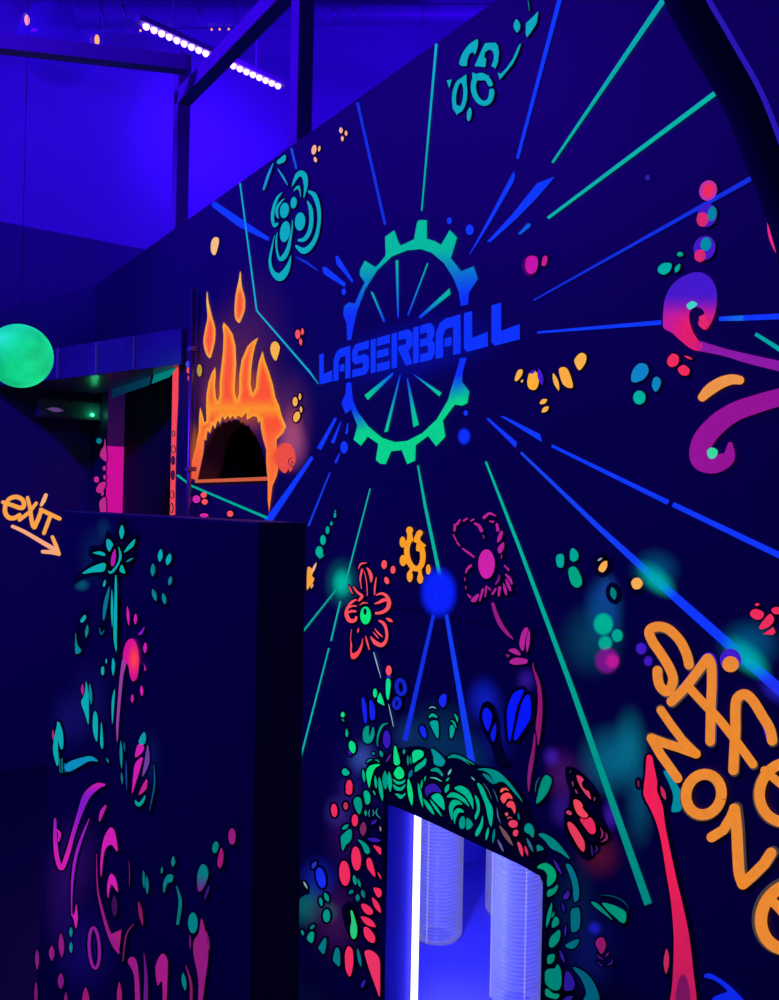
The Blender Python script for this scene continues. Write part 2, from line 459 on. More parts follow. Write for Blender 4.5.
# room behind the floor hatch
hx0, hx1, hy1, hz1 = -2.95, -1.05, 1.15, 1.05
bm = bmesh.new()
for q in (((hx0, WT, .002), (hx1, WT, .002), (hx1, hy1, .002), (hx0, hy1, .002)), ((hx0, WT, hz1), (hx1, WT, hz1), (hx1, hy1, hz1), (hx0, hy1, hz1)),
          ((hx0, WT, .002), (hx0, WT, hz1), (hx0, hy1, hz1), (hx0, hy1, .002)), ((hx1, WT, .002), (hx1, WT, hz1), (hx1, hy1, hz1), (hx1, hy1, .002)), ((hx0, hy1, .002), (hx1, hy1, .002), (hx1, hy1, hz1), (hx0, hy1, hz1))):
    bm.faces.new([bm.verts.new(v) for v in q])
tag(obj('wall_hatch', bm, NICHE), 'blue lined crawl space behind the floor hatch', kind='structure')

# ------------------------------------------------------------------ lamps
UV = (0.06, 0.0, 1.0)
def area(name, loc, direction, sx, sy, power, col=UV, spread=180):
    L = bpy.data.lights.new(name, 'AREA'); L.shape = 'RECTANGLE'; L.size = sx; L.size_y = sy; L.energy = power; L.color = col; L.spread = math.radians(spread)
    o = bpy.data.objects.new(name, L); COL.objects.link(o); o.location = loc
    o.rotation_euler = Vector(direction).to_track_quat('-Z', 'Y').to_euler()
    return o
LEDM = emit('uv_led', (0.24, 0.125, 1.0), 9.0)
def uv_bar(a, b, n, label, drop, group=None):
    a, b = Vector(a), Vector(b); d = (b - a); L = d.length; d.normalize()
    root = thing('uv_lamp_bar', a.lerp(b, 0.5), label, 'lamp', group)
    bm = bmesh.new(); bm_bar(bm, a - d * 0.03 + Vector((0, 0, 0.035)), b + d * 0.03 + Vector((0, 0, 0.035)), 0.06, 0.03); obj('housing', bm, STEEL, root)
    for t in (0.2, 0.8):
        c = a.lerp(b, t); bm = bmesh.new(); bm_tube(bm, [c + Vector((0, 0, 0.05)), c + Vector((0, 0, drop))], 0.005, 8); obj('hanger', bm, STEEL, root)
    for i in range(n):
        c = a.lerp(b, (i + 0.5) / n); bm = bmesh.new(); bm_sphere(bm, c + Vector((0, 0, 0.012)), 0.019, 12, 8); obj('led', bm, LEDM, root, True)
    return root
la = at_depth(142, 33, 4.62); lb = at_depth(281, 84, 5.28); lz = (la.z + lb.z) / 2; la.z = lb.z = lz
uv_bar(la, lb, 20, 'bar of white-hot violet UV LEDs hanging high above the end of the mural wall', 6.2 - lz)
area('uv_bar_light', la.lerp(lb, 0.5) + Vector((0.02, 0.0, -0.03)), (-0.3, 0.9, -0.25), 0.9, 0.06, 10)
area('uv_bar_light', la.lerp(lb, 0.6) + Vector((-0.03, 0, 0.02)), (-1, -0.2, -0.5), 0.9, 0.06, 6)
def fill_bar(x0, y0, x1, y1, z, power, tgt, label='added unseen bar of violet UV LEDs lighting the play area', group='added UV bars over the play area'):  # out-of-view UV bars added to brighten the walls
    a, b = Vector((x0, y0, z)), Vector((x1, y1, z)); uv_bar(a, b, 10, label, 6.2 - z, group)
    c = a.lerp(b, 0.5) + Vector((0, 0, -0.03)); area('uv_bar_light', c, Vector(tgt) - c, (b - a).length, 0.06, power)
fill_bar(-4.3, -2.9, -3.5, -2.9, 4.4, 150, (-3.2, 0, 2.1))
fill_bar(0.6, -2.9, 1.4, -2.9, 4.3, 20, (-1.4, -0.4, 1.2))
fill_bar(-3.3, 2.9, -2.5, 2.9, 4.2, 62, (-5.4, 2.6, 4.6), 'added unseen bar of violet UV LEDs lighting the hall behind the mural wall', None)

# ------------------------------------------------------------------ hatch: LED strip and ribbed tubes
HB = (0.08, 0.11, 1.0)
s0 = Vector((hl + 0.003, WT + 0.002, 0))
zt = MURAL.p(417, 815).z + 0.02
strip = thing('led_strip', (s0.x, s0.y, 0.03), 'glowing white vertical LED strip just inside the floor hatch', 'lamp')
box('channel', (s0.x - 0.002, s0.y - 0.006, 0.03), (s0.x + 0.001, s0.y + 0.010, hz1 - 0.05), BLACKM, strip, 0.002)
bm = bmesh.new(); bm_tube(bm, [(s0.x + 0.007, s0.y + 0.003, 0.035), (s0.x + 0.007, s0.y + 0.003, hz1 - 0.055)], 0.0115, 12)
obj('diffuser', bm, emit('led_strip_glow', (0.16, 0.165, 1.0), 9.0), strip, True)
area('led_strip_light', (s0.x + 0.03, s0.y + 0.02, 0.5), (0.15, 1, 0), 0.03, 0.9, 13.0, HB)

def tube_mat():
    M = bpy.data.materials.new('clear_ribbed_plastic'); M.use_nodes = True; nt = M.node_tree; nt.nodes.clear()
    d = nt.nodes.new('ShaderNodeBsdfDiffuse'); d.inputs[0].default_value = (0.62, 0.60, 0.95, 1)
    tl = nt.nodes.new('ShaderNodeBsdfTranslucent'); tl.inputs[0].default_value = (0.62, 0.60, 0.95, 1)
    g = nt.nodes.new('ShaderNodeBsdfGlossy'); g.inputs['Roughness'].default_value = 0.12
    t = nt.nodes.new('ShaderNodeBsdfTransparent'); t.inputs[0].default_value = (0.93, 0.93, 1, 1)
    m1 = nt.nodes.new('ShaderNodeMixShader'); m1.inputs[0].default_value = 0.5
    m2 = nt.nodes.new('ShaderNodeMixShader'); m2.inputs[0].default_value = 0.40
    fr = nt.nodes.new('ShaderNodeFresnel'); fr.inputs[0].default_value = 1.35
    m3 = nt.nodes.new('ShaderNodeMixShader'); o = nt.nodes.new('ShaderNodeOutputMaterial')
    l = nt.links.new
    l(d.outputs[0], m1.inputs[1]); l(tl.outputs[0], m1.inputs[2]); l(m1.outputs[0], m2.inputs[1]); l(t.outputs[0], m2.inputs[2])
    l(fr.outputs[0], m3.inputs[0]); l(m2.outputs[0], m3.inputs[1]); l(g.outputs[0], m3.inputs[2])
    # the plastic itself fluoresces a little; bright rib lines are painted into its glow
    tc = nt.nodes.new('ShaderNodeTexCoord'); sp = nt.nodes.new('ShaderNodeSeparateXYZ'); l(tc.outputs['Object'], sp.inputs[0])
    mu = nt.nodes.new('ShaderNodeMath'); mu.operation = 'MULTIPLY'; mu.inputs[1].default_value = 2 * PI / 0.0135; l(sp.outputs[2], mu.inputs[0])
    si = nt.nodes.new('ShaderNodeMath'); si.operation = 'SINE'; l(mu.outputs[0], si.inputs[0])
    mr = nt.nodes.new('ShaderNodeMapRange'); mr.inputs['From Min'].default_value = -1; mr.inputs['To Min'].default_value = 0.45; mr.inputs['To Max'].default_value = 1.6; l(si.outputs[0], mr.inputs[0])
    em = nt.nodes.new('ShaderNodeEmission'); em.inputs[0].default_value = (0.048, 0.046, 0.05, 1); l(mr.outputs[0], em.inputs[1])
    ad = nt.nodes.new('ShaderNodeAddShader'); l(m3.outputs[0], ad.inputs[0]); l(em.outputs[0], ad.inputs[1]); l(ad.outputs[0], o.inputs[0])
    return M
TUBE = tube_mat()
SEAM_GLINT = emit('seam_glint_glow', (0.40, 0.36, 0.95), 1.0)  # glowing beads paint the row of specular glints along the tube seam
def tube(px, py, rpx, label, seams=(-62,)):
    d = ray(px, py); t = -CAM.z / d.z; c = CAM + d * t; z = (c - CAM).dot(fw)
    r = rpx / F * z; pitch = 0.0135; h = hz1 - 0.06; n = int(h / pitch)
    prof = [(r * 0.55, 0.0), (r * 0.9, 0.0)]
    for i in range(n):
        zz = 0.008 + i * pitch
        prof += [(r * 0.90, zz), (r * 0.96, zz + pitch * 0.3), (r, zz + pitch * 0.55), (r * 0.985, zz + pitch * 0.8)]
    prof.append((r * 0.94, 0.008 + n * pitch))
    root = thing('ribbed_tube', (c.x, c.y, 0.004), label, 'tube', 'ribbed tubes in the hatch')
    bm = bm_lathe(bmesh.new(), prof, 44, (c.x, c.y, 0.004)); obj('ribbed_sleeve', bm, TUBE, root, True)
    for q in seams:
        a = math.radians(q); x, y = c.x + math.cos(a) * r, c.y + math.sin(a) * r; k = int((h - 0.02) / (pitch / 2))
        bm = bmesh.new(); bm_tube(bm, [(x, y, 0.012 + i * pitch / 2) for i in range(k)], [0.0024 if i % 2 else 0.0006 for i in range(k)], 6); obj('seam', bm, SEAM_GLINT, root)
    return c, r
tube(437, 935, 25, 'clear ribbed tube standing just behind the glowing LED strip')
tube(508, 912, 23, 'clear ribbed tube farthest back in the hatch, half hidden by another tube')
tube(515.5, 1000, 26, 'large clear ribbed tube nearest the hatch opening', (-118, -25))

# ------------------------------------------------------------------ hanging balls, sign, duct, pipes
gc = at_depth(20, 356, 3.9); gr = 31.5 / F * 3.9
ball = thing('hanging_ball', gc, 'fluorescent green ball hanging in front of the panelled bulkhead', 'ball')
def ball_mat():
    M = mat('green_fluorescent_ball', (0.02, 0.25, 0.12), 0.5); nt = M.node_tree; b = nt.nodes['Principled BSDF']
    tc = nt.nodes.new('ShaderNodeTexCoord'); n = nt.nodes.new('ShaderNodeTexNoise'); n.inputs['Scale'].default_value = 7
    cr = nt.nodes.new('ShaderNodeValToRGB'); cr.color_ramp.elements[0].color = (*lin((14, 190, 120)), 1); cr.color_ramp.elements[1].color = (*lin((20, 232, 150)), 1)
    cr.color_ramp.elements[0].position = 0.35; cr.color_ramp.elements[1].position = 0.65
    nt.links.new(tc.outputs['Object'], n.inputs['Vector']); nt.links.new(n.outputs['Fac'], cr.inputs[0]); nt.links.new(cr.outputs[0], b.inputs['Emission Color']); b.inputs['Emission Strength'].default_value = 0.95
    return M
bm = bmesh.new(); bm_sphere(bm, gc, gr, 40, 28); obj('shell', bm, ball_mat(), ball, True)
bm = bmesh.new(); bm_tube(bm, [gc + Vector((0, 0, gr * 0.99)), (gc.x, gc.y, 6.2)], 0.0015, 6); obj('cord', bm, BLACKM, ball)

dc = at_depth(59, 45, 4.25); dr = 39 / F * 4.25
globe = thing('hanging_globe', dc, 'large unlit violet globe hanging under the ceiling with orange glints made as glowing beads', 'lamp')
GLM = mat('violet_glass', (0.22, 0.14, 0.85), 0.12, spec=0.6); GLM.node_tree.nodes['Principled BSDF'].inputs['Alpha'].default_value = 0.22
bm = bmesh.new(); bm_sphere(bm, dc, dr, 40, 28); obj('shell', bm, GLM, globe, True)
bm = bmesh.new(); bm_tube(bm, [dc + Vector((0, 0, dr * 0.99)), (dc.x, dc.y, 6.2)], 0.003, 8); obj('cord', bm, BLACKM, globe)
ORL = emit('orange_glint_bulb', (1.0, 0.30, 0.12), 1.6)
for px, py in ((27, 20), (97, 40)):  # glowing beads stand in for orange glints on the globe
    c = at_depth(px, py, 4.25 - dr * 0.25); bm = bmesh.new(); bm_sphere(bm, c, 0.012, 10, 8, (1, 1, 2.2)); obj('orange_glint_bulb', bm, ORL, globe, True)

sx = BACK_X + 0.22
SG = Canvas((sx, 0, 0), (1, 0, 0))
c0, c1, c2, c3 = SG.p(38, 398), SG.p(102, 402), SG.p(102, 421), SG.p(38, 416)
sign = thing('emergency_sign', ((c0 + c2) / 2), 'dim emergency exit lamp box with a green pilot light', 'sign')
ylo, yhi = min(c0.y, c1.y), max(c0.y, c1.y); zlo, zhi = min(c2.z, c3.z), max(c0.z, c1.z)
box('housing', (sx - 0.06, ylo, zlo), (sx, yhi, zhi), mat('sign_housing', (0.10, 0.09, 0.16), 0.4), sign, 0.006)
box('bracket', (BACK_X + 0.028, (ylo + yhi) / 2 - 0.03, zhi - 0.05), (sx - 0.058, (ylo + yhi) / 2 + 0.03, zhi - 0.02), STEEL, sign, 0.002)
box('face_plate', (sx - 0.001, ylo + 0.012, zlo + 0.012), (sx + 0.004, yhi - 0.012, zhi - 0.012), mat('sign_face', (0.10, 0.14, 0.18), 0.25), sign, 0.001)
gl = SG.p(92, 417); bm = bmesh.new(); bm_sphere(bm, gl + Vector((0.008, 0, 0.012)), 0.010, 12, 8); obj('pilot_light', bm, emit('green_pilot', (0.05, 1.0, 0.35), 4.0), sign, True)
pl = bpy.data.lights.new('pilot_glow', 'POINT'); pl.energy = 0.10; pl.color = (0.05, 1.0, 0.35); pl.shadow_soft_size = 0.01
po = bpy.data.objects.new('pilot_glow', pl); COL.objects.link(po); po.location = gl + Vector((0.04, 0, 0.015))
pk = Crop(0, 380, 4.1)
paint('pictogram', [pk.lens((92, 60, 120), 195, 118, 255, 124, 9), pk.l((92, 60, 120), 3, 190, 116, 230, 130, 262, 124)], Canvas((sx + 0.0045, 0, 0), (1, 0, 0)), 1, sign)

DUCT = mat('foil_duct', (0.22, 0.18, 0.5), 0.4, noise=0.2, nscale=20)
da, db = at_depth(74, 17, 5.1), at_depth(500, 13, 6.2); zz = (da.z + db.z) / 2
def duct_z(p): return p
duct = thing('flexible_duct', da.lerp(db, 0.5), 'ribbed ventilation duct running along under the ceiling', 'duct')
n = 90; prof = []; rr = []
for i in range(n + 1):
    prof.append(da.lerp(db, i / n)); rr.append(0.062 if i % 2 else 0.066)
bm = bm_tube(bmesh.new(), prof, rr, 18); obj('sleeve', bm, DUCT, duct, True)
RINGM = mat('duct_ring_metal', (0.5, 0.55, 0.75), 0.2, metal=0.7)
def duct_at(px):
    best = min((abs((lambda q: (q - CAM).dot(cxv) / (q - CAM).dot(fw) * F + CX)(da.lerp(db, i / 400)) - px), i / 400) for i in range(401)); return best[1]
axis = (db - da).normalized()
for px in (100, 122, 196, 231, 331, 350, 420):
    t = duct_at(px); c = da.lerp(db, t); u = axis.cross(Vector((0, 0, 1))).normalized(); v = u.cross(axis)
    bm = bmesh.new(); bm_tube(bm, [c + (u * math.cos(a) + v * math.sin(a)) * 0.070 for a in [2 * PI * k / 36 for k in range(37)]], 0.0035, 6, False); obj('hoop', bm, RINGM, duct, True)
    bm = bmesh.new(); bm_tube(bm, [c + Vector((0, 0, 0.072)), (c.x, c.y, 6.2)], 0.002, 6); obj('hanger_wire', bm, BLACKM, duct)
fl = thing('fairy_lights', da.lerp(db, 0.3) - Vector((0, 0, 0.09)), 'string of tiny orange lights hung under the duct', 'lights')
pts = [da.lerp(db, duct_at(px)) - Vector((0, 0, 0.078 + (0.004 if i % 2 else 0))) for i, px in enumerate(range(136, 244, 6))]
bm = bm_tube(bmesh.new(), pts, 0.002, 6); obj('cable', bm, BLACKM, fl)
for px in (141, 164, 172, 212, 220, 229):
    c = da.lerp(db, duct_at(px)) - Vector((0, 0, 0.088)); bm = bmesh.new(); bm_sphere(bm, c, 0.007, 10, 8); obj('bulb', bm, ORL, fl, True)

# black bent pipe hanging into the upper corner, its edge highlight painted as a glowing strip
PR = 0.0255
px_path = [(640, -110), (662, -60), (684, 0), (713, 52), (742, 104), (764, 160), (785, 215), (800, 275), (806, 340)]
bent = [at_depth(x, y, 1.28) for x, y in px_path]
bent += [at_depth(835, 395, 1.31), at_depth(885, 425, 1.36), MURAL.p(950, 440, 0.005)]    # the far end turns into the wall
bent = [Vector(p) for p in crom([tuple(p) for p in bent], False, 6)]
top = bent[0]; bent = [Vector((top.x - 0.02, top.y - 0.02, 6.2)), Vector((top.x - 0.02, top.y - 0.02, top.z + 0.4))] + bent
pipe = thing('bent_pipe', (top.x, top.y, 6.2), 'thick black bent pipe hanging down in front of the mural, edged with a painted violet highlight', 'pipe')
obj('tube', bm_tube(bmesh.new(), bent, PR, 20), mat('black_rubber', (0.02, 0.012, 0.075), 0.7, spec=0.1), pipe, True)
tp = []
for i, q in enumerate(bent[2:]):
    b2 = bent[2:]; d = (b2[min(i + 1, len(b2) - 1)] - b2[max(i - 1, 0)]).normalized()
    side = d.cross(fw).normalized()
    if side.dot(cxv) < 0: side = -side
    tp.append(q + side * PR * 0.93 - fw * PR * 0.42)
glint = bm_tube(bmesh.new(), tp, 0.0066, 8)
obj('violet_edge_highlight', glint, emit('violet_highlight_glow', lin((40, 24, 180)), 1.0), pipe, True)

# conduit beside the flames
cx0 = MURAL.p(197, 400).x; zt0 = MURAL.p(197, 291).z
cond = thing('conduit_pipe', (cx0, -0.03, 0), 'thin metal conduit running up the wall beside the painted flames', 'pipe')
obj('tube', bm_tube(bmesh.new(), [(cx0, -0.03, 0.0), (cx0, -0.03, zt0)], 0.011, 12), CHROME, cond, True)
for z in (1.2, 1.75, 2.3):
    box('clamp', (cx0 - 0.02, -0.044, z), (cx0 + 0.02, 0.002, z + 0.02), STEEL, cond, 0.002)

# ------------------------------------------------------------------ barricade
BX0 = BOARD.p(64, 520).x; BX1 = BOARD.p(258.5, 530).x; BT = 0.09; BH = BOARD.p(160, 516.5).z
barr = thing('barricade', ((BX0 + BX1) / 2, BOARD_Y + BT / 2, 0), 'dark blue freestanding barricade painted with a swirling pink and teal plant', 'barricade')
def board_mesh():
    """a board that widens towards the floor"""
    l1 = BOARD.p(35.5, 1000); r1 = BOARD.p(250, 1000); f = (BH - 0.05) / (BH - l1.z)
    x0, x1 = BX0 + (l1.x - BX0) * f, BX1 + (r1.x - BX1) * (BH - 0.05) / (BH - r1.z)
    bm = bmesh.new()
    P = [(x0, 0.05), (x1, 0.05), (BX1, BH), (BX0, BH)]
    a = [bm.verts.new((x, BOARD_Y, z)) for x, z in P]; b = [bm.verts.new((x, BOARD_Y + BT, z)) for x, z in P]
    bm.faces.new(a); bm.faces.new(b[::-1])
    for i in range(4): bm.faces.new((a[i], a[(i + 1) % 4], b[(i + 1) % 4], b[i]))
    bmesh.ops.recalc_face_normals(bm, faces=bm.faces)
    bmesh.ops.bevel(bm, geom=bm.edges[:], offset=0.004, segments=2, affect='EDGES', profile=0.6)
    return bm
obj('board', board_mesh(), BOARDM, barr)
box('plinth', (BX0 + 0.02, BOARD_Y + 0.01, 0), (BX1 - 0.02, BOARD_Y + BT - 0.01, 0.052), BLACKM, barr, 0.002)

# ================================================================== the mural
W = wall
A = Crop(340, 650, 6.4917); Bc = Crop(440, 720, 6.4917); Cc = Crop(280, 790, 4.758); Dc = Crop(530, 750, 6.4917); Ec = Crop(530, 850, 6.4917)
Fc_ = Crop(340, 740, 6.4917); Gc = Crop(460, 670, 7.69); Hc = Crop(300, 560, 5.564); Ic = Crop(40, 500, 4.869); Jc = Crop(40, 660, 4.869); Kc = Crop(30, 780, 3.541)
Mc = Crop(380, 500, 4.328); Nc = Crop(640, 600, 5.0); Oc = Crop(310, 290, 3.387); Pc = Crop(640, 780, 4.547); Qc = Crop(300, 200, 3.246); Rc = Crop(250, 150, 7.144)
S_ = Crop(640, 160, 2.942); Tc = Crop(540, 480, 3.259); Uc = Crop(540, 720, 3.259); Vc = Crop(440, 30, 6.49); Xc = Crop(390, 250, 2.0026); Yc = Crop(490, 330, 3.71)
Ac = Crop(540, 530, 5.564); A7 = Crop(280, 400, 4.55); C7 = Crop(280, 480, 2.782); TR = Crop(470, 160, 7.08); E4 = Crop(640, 0, 3.846); U1 = Crop(200, 120, 4.869)

# ---- soft air-brushed colour under everything
spray('airbrushed_haze', MURAL, 0.6, W, [
    (234, 385, 56, 95, (150, 60, 70), 0.36), (288, 420, 32, 62, (130, 56, 120), 0.34), (255, 330, 46, 80, (80, 34, 120), 0.28), (292, 445, 20, 32, (170, 80, 150), 0.5, 0.2),
    (240, 400, 44, 40, (255, 110, 40), 0.42, 0.1), (292, 430, 15, 34, (200, 90, 110), 0.34, 0.1)], 'orange and purple haze sprayed around the flames')
spray('airbrushed_haze', MURAL, 0.6, W, [
    (375, 770, 60, 60, (30, 20, 120), 0.45), (362, 758, 18, 22, (60, 90, 190), 0.55), (349, 790, 14, 22, (50, 40, 150), 0.4), (345, 830, 26, 60, (60, 20, 120), 0.35), (337, 812, 18, 22, (70, 60, 180), 0.3),
    (318, 880, 26, 30, (20, 40, 190), 0.5), (305, 905, 24, 28, (10, 110, 120), 0.6), (335, 920, 35, 50, (90, 30, 110), 0.30), (330, 912, 12, 14, (10, 110, 120), 0.35),
    (440, 740, 45, 50, (10, 70, 120), 0.4), (408, 735, 22, 26, (20, 60, 120), 0.5), (470, 760, 30, 34, (10, 60, 130), 0.4), (484, 700, 22, 30, (20, 40, 230), 0.55), (498, 730, 26, 44, (16, 30, 180), 0.35), (527, 680, 14, 16, (60, 30, 180), 0.5),
    (552, 757, 12, 14, (70, 30, 190), 0.6), (562, 775, 22, 34, (100, 30, 130), 0.35), (575, 790, 30, 50, (60, 20, 120), 0.3), (611, 815, 11, 22, (70, 30, 190), 0.55), (600, 855, 28, 30, (110, 25, 60), 0.40), (562, 810, 16, 24, (60, 30, 170), 0.4),
    (590, 950, 34, 60, (12, 24, 110), 0.5), (595, 928, 9, 9, (30, 30, 210), 0.8), (575, 900, 30, 60, (10, 40, 90), 0.4)], 'purple, blue and teal haze sprayed around the hatch plants')
spray('airbrushed_haze', MURAL, 0.6, W, [
    (604, 610, 24, 42, (16, 80, 160), 0.65, 0.2), (608, 590, 14, 22, (30, 70, 170), 0.5), (592, 640, 40, 46, (8, 80, 120), 0.5), (612, 760, 40, 44, (8, 110, 150), 0.7), (630, 745, 22, 46, (8, 120, 150), 0.6), (640, 800, 20, 60, (8, 90, 130), 0.5)], 'teal haze sprayed beside the lettering')

# ---- rays
def ray_paint(color, w, *c, label=None, layer=4, taper=False):
    sh = Z0.l(color, w, *c, curve=False, round=False); return paint('painted_ray', [sh], MURAL, layer, W, label)
RG = (6, 176, 158); RGD = (0, 150, 138); RB = (16, 56, 255); RBD = (18, 46, 225)
ray_paint((20, 170, 215), [1.5, 1.7, 1.9, 0.6], 240.5, 183, 257.2, 310.7, 310, 371.8, 319, 384, label='bent cyan ray above the flames')
ray_paint(grad(437, 45, (20, 170, 215), 422, 210, RG), [2.6, 1.5], 437, 44, 422.3, 211, label='upright cyan ray above the gear')
ray_paint(grad(664, 0, (10, 165, 180), 553, 162, RG), [6, 2.4], 669, -7, 553, 163)
ray_paint((8, 178, 168), [5.2, 3], 716.5, 93, 548.5, 218.3)
ray_paint(RB, [4.6, 3], 564, -14, 518, 159)
ray_paint(RBD, [5, 1.6], 755, 177, 534.5, 300.3)
ray_paint(RB, [2.2, 4.6], 538, 332.6, 662, 322.6)
ray_paint(grad(719, 319, RB, 742, 318, (20, 110, 230)), [4.4, 5.4], 719.5, 319, 744, 318.2); ray_paint(RB, [5.4, 7], 744, 318.2, 880, 312)
ray_paint((0, 165, 165), [3.6, 8], 756, 334, 860, 400)
paint('painted_ray', [Qc.g(RB, 606, 710, 614, 708, 706, 786, 703, 806)], MURAL, 4, W)
paint('painted_ray', [Xc.g(RB, 220, 332, 232, 334, 302, 369, 306, 385)], MURAL, 4, W)
ray_paint(grad(521, 452, (20, 70, 235), 640, 565, RB), [2.4, 5, 8.5, 13], 521.5, 452.5, 600, 528, 668, 590, 860, 760, label='long blue ray running down to the lettering')
ray_paint(RB, [3, 5], 552.3, 445.7, 669, 502.6); ray_paint(RB, [5, 7.4], 673.5, 504.3, 880, 603)
ray_paint(RG, [1.8, 3, 3.6], 418.5, 465.5, 426, 507, 441, 578)
ray_paint(grad(486, 462, (0, 190, 160), 650, 900, (0, 134, 126)), [2, 3.4, 5.2, 8], 486.4, 461.5, 521, 550, 573, 689, 649, 904, label='longest green ray, running from below the gear to the wall foot')
ray_paint((14, 178, 176), [1.2, 1.5], 370.8, 488.5, 346, 583); ray_paint((14, 178, 176), [1.7, 1.5], 341, 601, 331.5, 641); ray_paint((14, 178, 176), [1.4, 1.8], 329.5, 648, 298, 770)
ray_paint((8, 160, 150), [1.8, 2.2], 336.5, 590, 304, 631)
ray_paint(RBD, [3.4, 5.2], 434.3, 614.5, 405.6, 740.5); ray_paint((18, 60, 245), [3.6, 7], 447, 614.5, 472.6, 763.5)
paint('painted_ray', [U1.g(RB, 70, 396, 80, 400, 342, 574, 334, 590, 190, 520, 56, 418)], MURAL, 4, W, 'blue ray starting at the top corner of the wall')
ray_paint(RBD, [1, 2.6, 0.8], 296, 257, 306, 262, 319, 271); paint('painted_ray', [Qc.g(RB, 74, 218, 86, 218, 150, 270, 148, 284, 78, 240)], MURAL, 4, W)
paint('painted_ray', [Qc.g(RB, 117, 182, 126, 182, 174, 260, 172, 270, 120, 208)], MURAL, 4, W)
ray_paint(RBD, [3, 3], 358, 102.5, 385.8, 225); ray_paint((20, 80, 235), [2.4, 2], 291.8, 148.3, 297, 169)
paint('painted_ray', [TR.g(RB, 0, 668, 150, 390, 300, 105, 318, 80, 324, 120, 308, 165, 150, 440, 58, 590, 6, 668)], MURAL, 4, W, 'slim blue ray above the gear')
paint('painted_ray', [TR.g(RB, 122, 582, 300, 390, 480, 165, 608, 118, 480, 268, 330, 420, 150, 582)], MURAL, 4, W, 'broad blue ray above the gear')
paint('painted_ray', [TR.g((12, 90, 235), 342, 526, 412, 448, 432, 452, 434, 472, 362, 530)], MURAL, 4, W)
ray_paint(RB, [2.6, 4.6], 336.5, 418, 319.6, 449); ray_paint(RB, [1, 3.6], 341.5, 422, 333, 443); ray_paint(RB, [1, 2.6], 348.5, 423, 347, 434); ray_paint(RB, [1, 2.6], 340.5, 453, 336, 463)
ray_paint(RB, [3.4, 7.6], 313, 457, 268, 522, label='blue ray running down behind the barricade'); ray_paint((20, 60, 240), [1.4, 2], 330.5, 472.5, 309, 526)
ray_paint((0, 176, 150), [2.2, 2, 2.6], 177.5, 475, 191.7, 485.7, 269, 518.5, label='thin green line below the arched window')
paint('painted_dot', [Qc.e(RB, 144, 298, 7, 11), Qc.e(RB, 487, 68, 8, 11), Qc.e(RB, 553, 97, 13, 17), Qc.e(RB, 540, 692, 7, 9), Qc.e(RB, 145, 803, 12, 20), E4.e((40, 30, 170), 32, 684, 10, 11)], MURAL, 4, W, 'blue dots around the gear')
spray('sprayed_spot', MURAL, 5, W, [(465, 436.5, 7.5, 10, BLUE, 1, 0.5)])
spray('sprayed_spot', MURAL, 5, W, [(439.5, 592.5, 21, 29, (12, 34, 255), 1, 0.55)], 'round blue spot where three rays meet')
spray('sprayed_spot', MURAL, 5, W, [(342.5, 583, 12, 18, (0, 200, 170), 0.95, 0.1), (342.5, 583, 20, 30, (0, 150, 150), 0.4)], 'glowing teal spot on a thin ray')
spray('sprayed_spot', MURAL, 5, W, [(657, 579, 28, 15, (0, 190, 165), 0.85, 0.1, 42), (656, 570, 30, 26, (0, 120, 180), 0.35)], 'teal spot on the long blue ray')
spray('sprayed_spot', MURAL, 5, W, [(748, 657, 34, 17, (0, 185, 165), 0.85, 0.1, 42), (750, 645, 38, 32, (0, 130, 190), 0.35), (775, 690, 24, 14, (50, 40, 220), 0.5, 0, 42)], 'teal spot on the blue ray above the orange dot')

# ---- gear with its twelve teeth and eight spokes
import itertools
def solve_circle():
    pts = [mx(*p) for p in Qc.pts((390, 160, 310, 787, 160, 520, 533, 430, 250, 235, 490, 235, 220, 700, 470, 660))]
    # least squares circle
    Sx = sum(p[0] for p in pts); Sy = sum(p[1] for p in pts); n = len(pts)
    rows = [[p[0], p[1], 1, -(p[0] ** 2 + p[1] ** 2)] for p in pts]
    A_ = [[sum(r[i] * r[j] for r in rows) for j in range(3)] for i in range(3)]; B_ = [sum(r[i] * r[3] for r in rows) for i in range(3)]
    for i in range(3):
        q = A_[i][i]; A_[i] = [v / q for v in A_[i]]; B_[i] /= q
        for j in range(3):
            if j != i:
                q = A_[j][i]; A_[j] = [a - q * b for a, b in zip(A_[j], A_[i])]; B_[j] -= q * B_[i]
    cx, cy = -B_[0] / 2, -B_[1] / 2
    return cx, cy, math.sqrt(cx * cx + cy * cy - B_[2])
gear_col_up = grad(400, 256, (8, 186, 160), 408, 306, BLUE); gear_col_dn = grad(400, 394, BLUE, 404, 418, (10, 210, 140))
def gcol(x, y): return gear_col_up(x, y) if y < 345 + (408 - x) * 0.2 else gear_col_dn(x, y + (x - 404) * 0.16)
upper = Qc.g(gcol, 155, 456, 153, 400, 142, 374, 145, 345, 160, 333, 180, 336, 196, 300, 212, 268, 196, 245, 197, 226, 212, 197, 236, 212, 246, 218, 258, 208, 280, 180, 278, 120, 308, 98, 322, 138, 330, 148, 372, 128,
    382, 72, 390, 65, 414, 66, 414, 126, 440, 134, 460, 146, 488, 98, 512, 122, 492, 190, 510, 212, 526, 232, 566, 215, 580, 256, 550, 302, 548, 340, 524, 344, 518, 300, 500, 254, 470, 206, 430, 172, 395, 160, 350, 164, 300, 184, 252, 230, 214, 290, 188, 360, 174, 420, 168, 454, step=5)
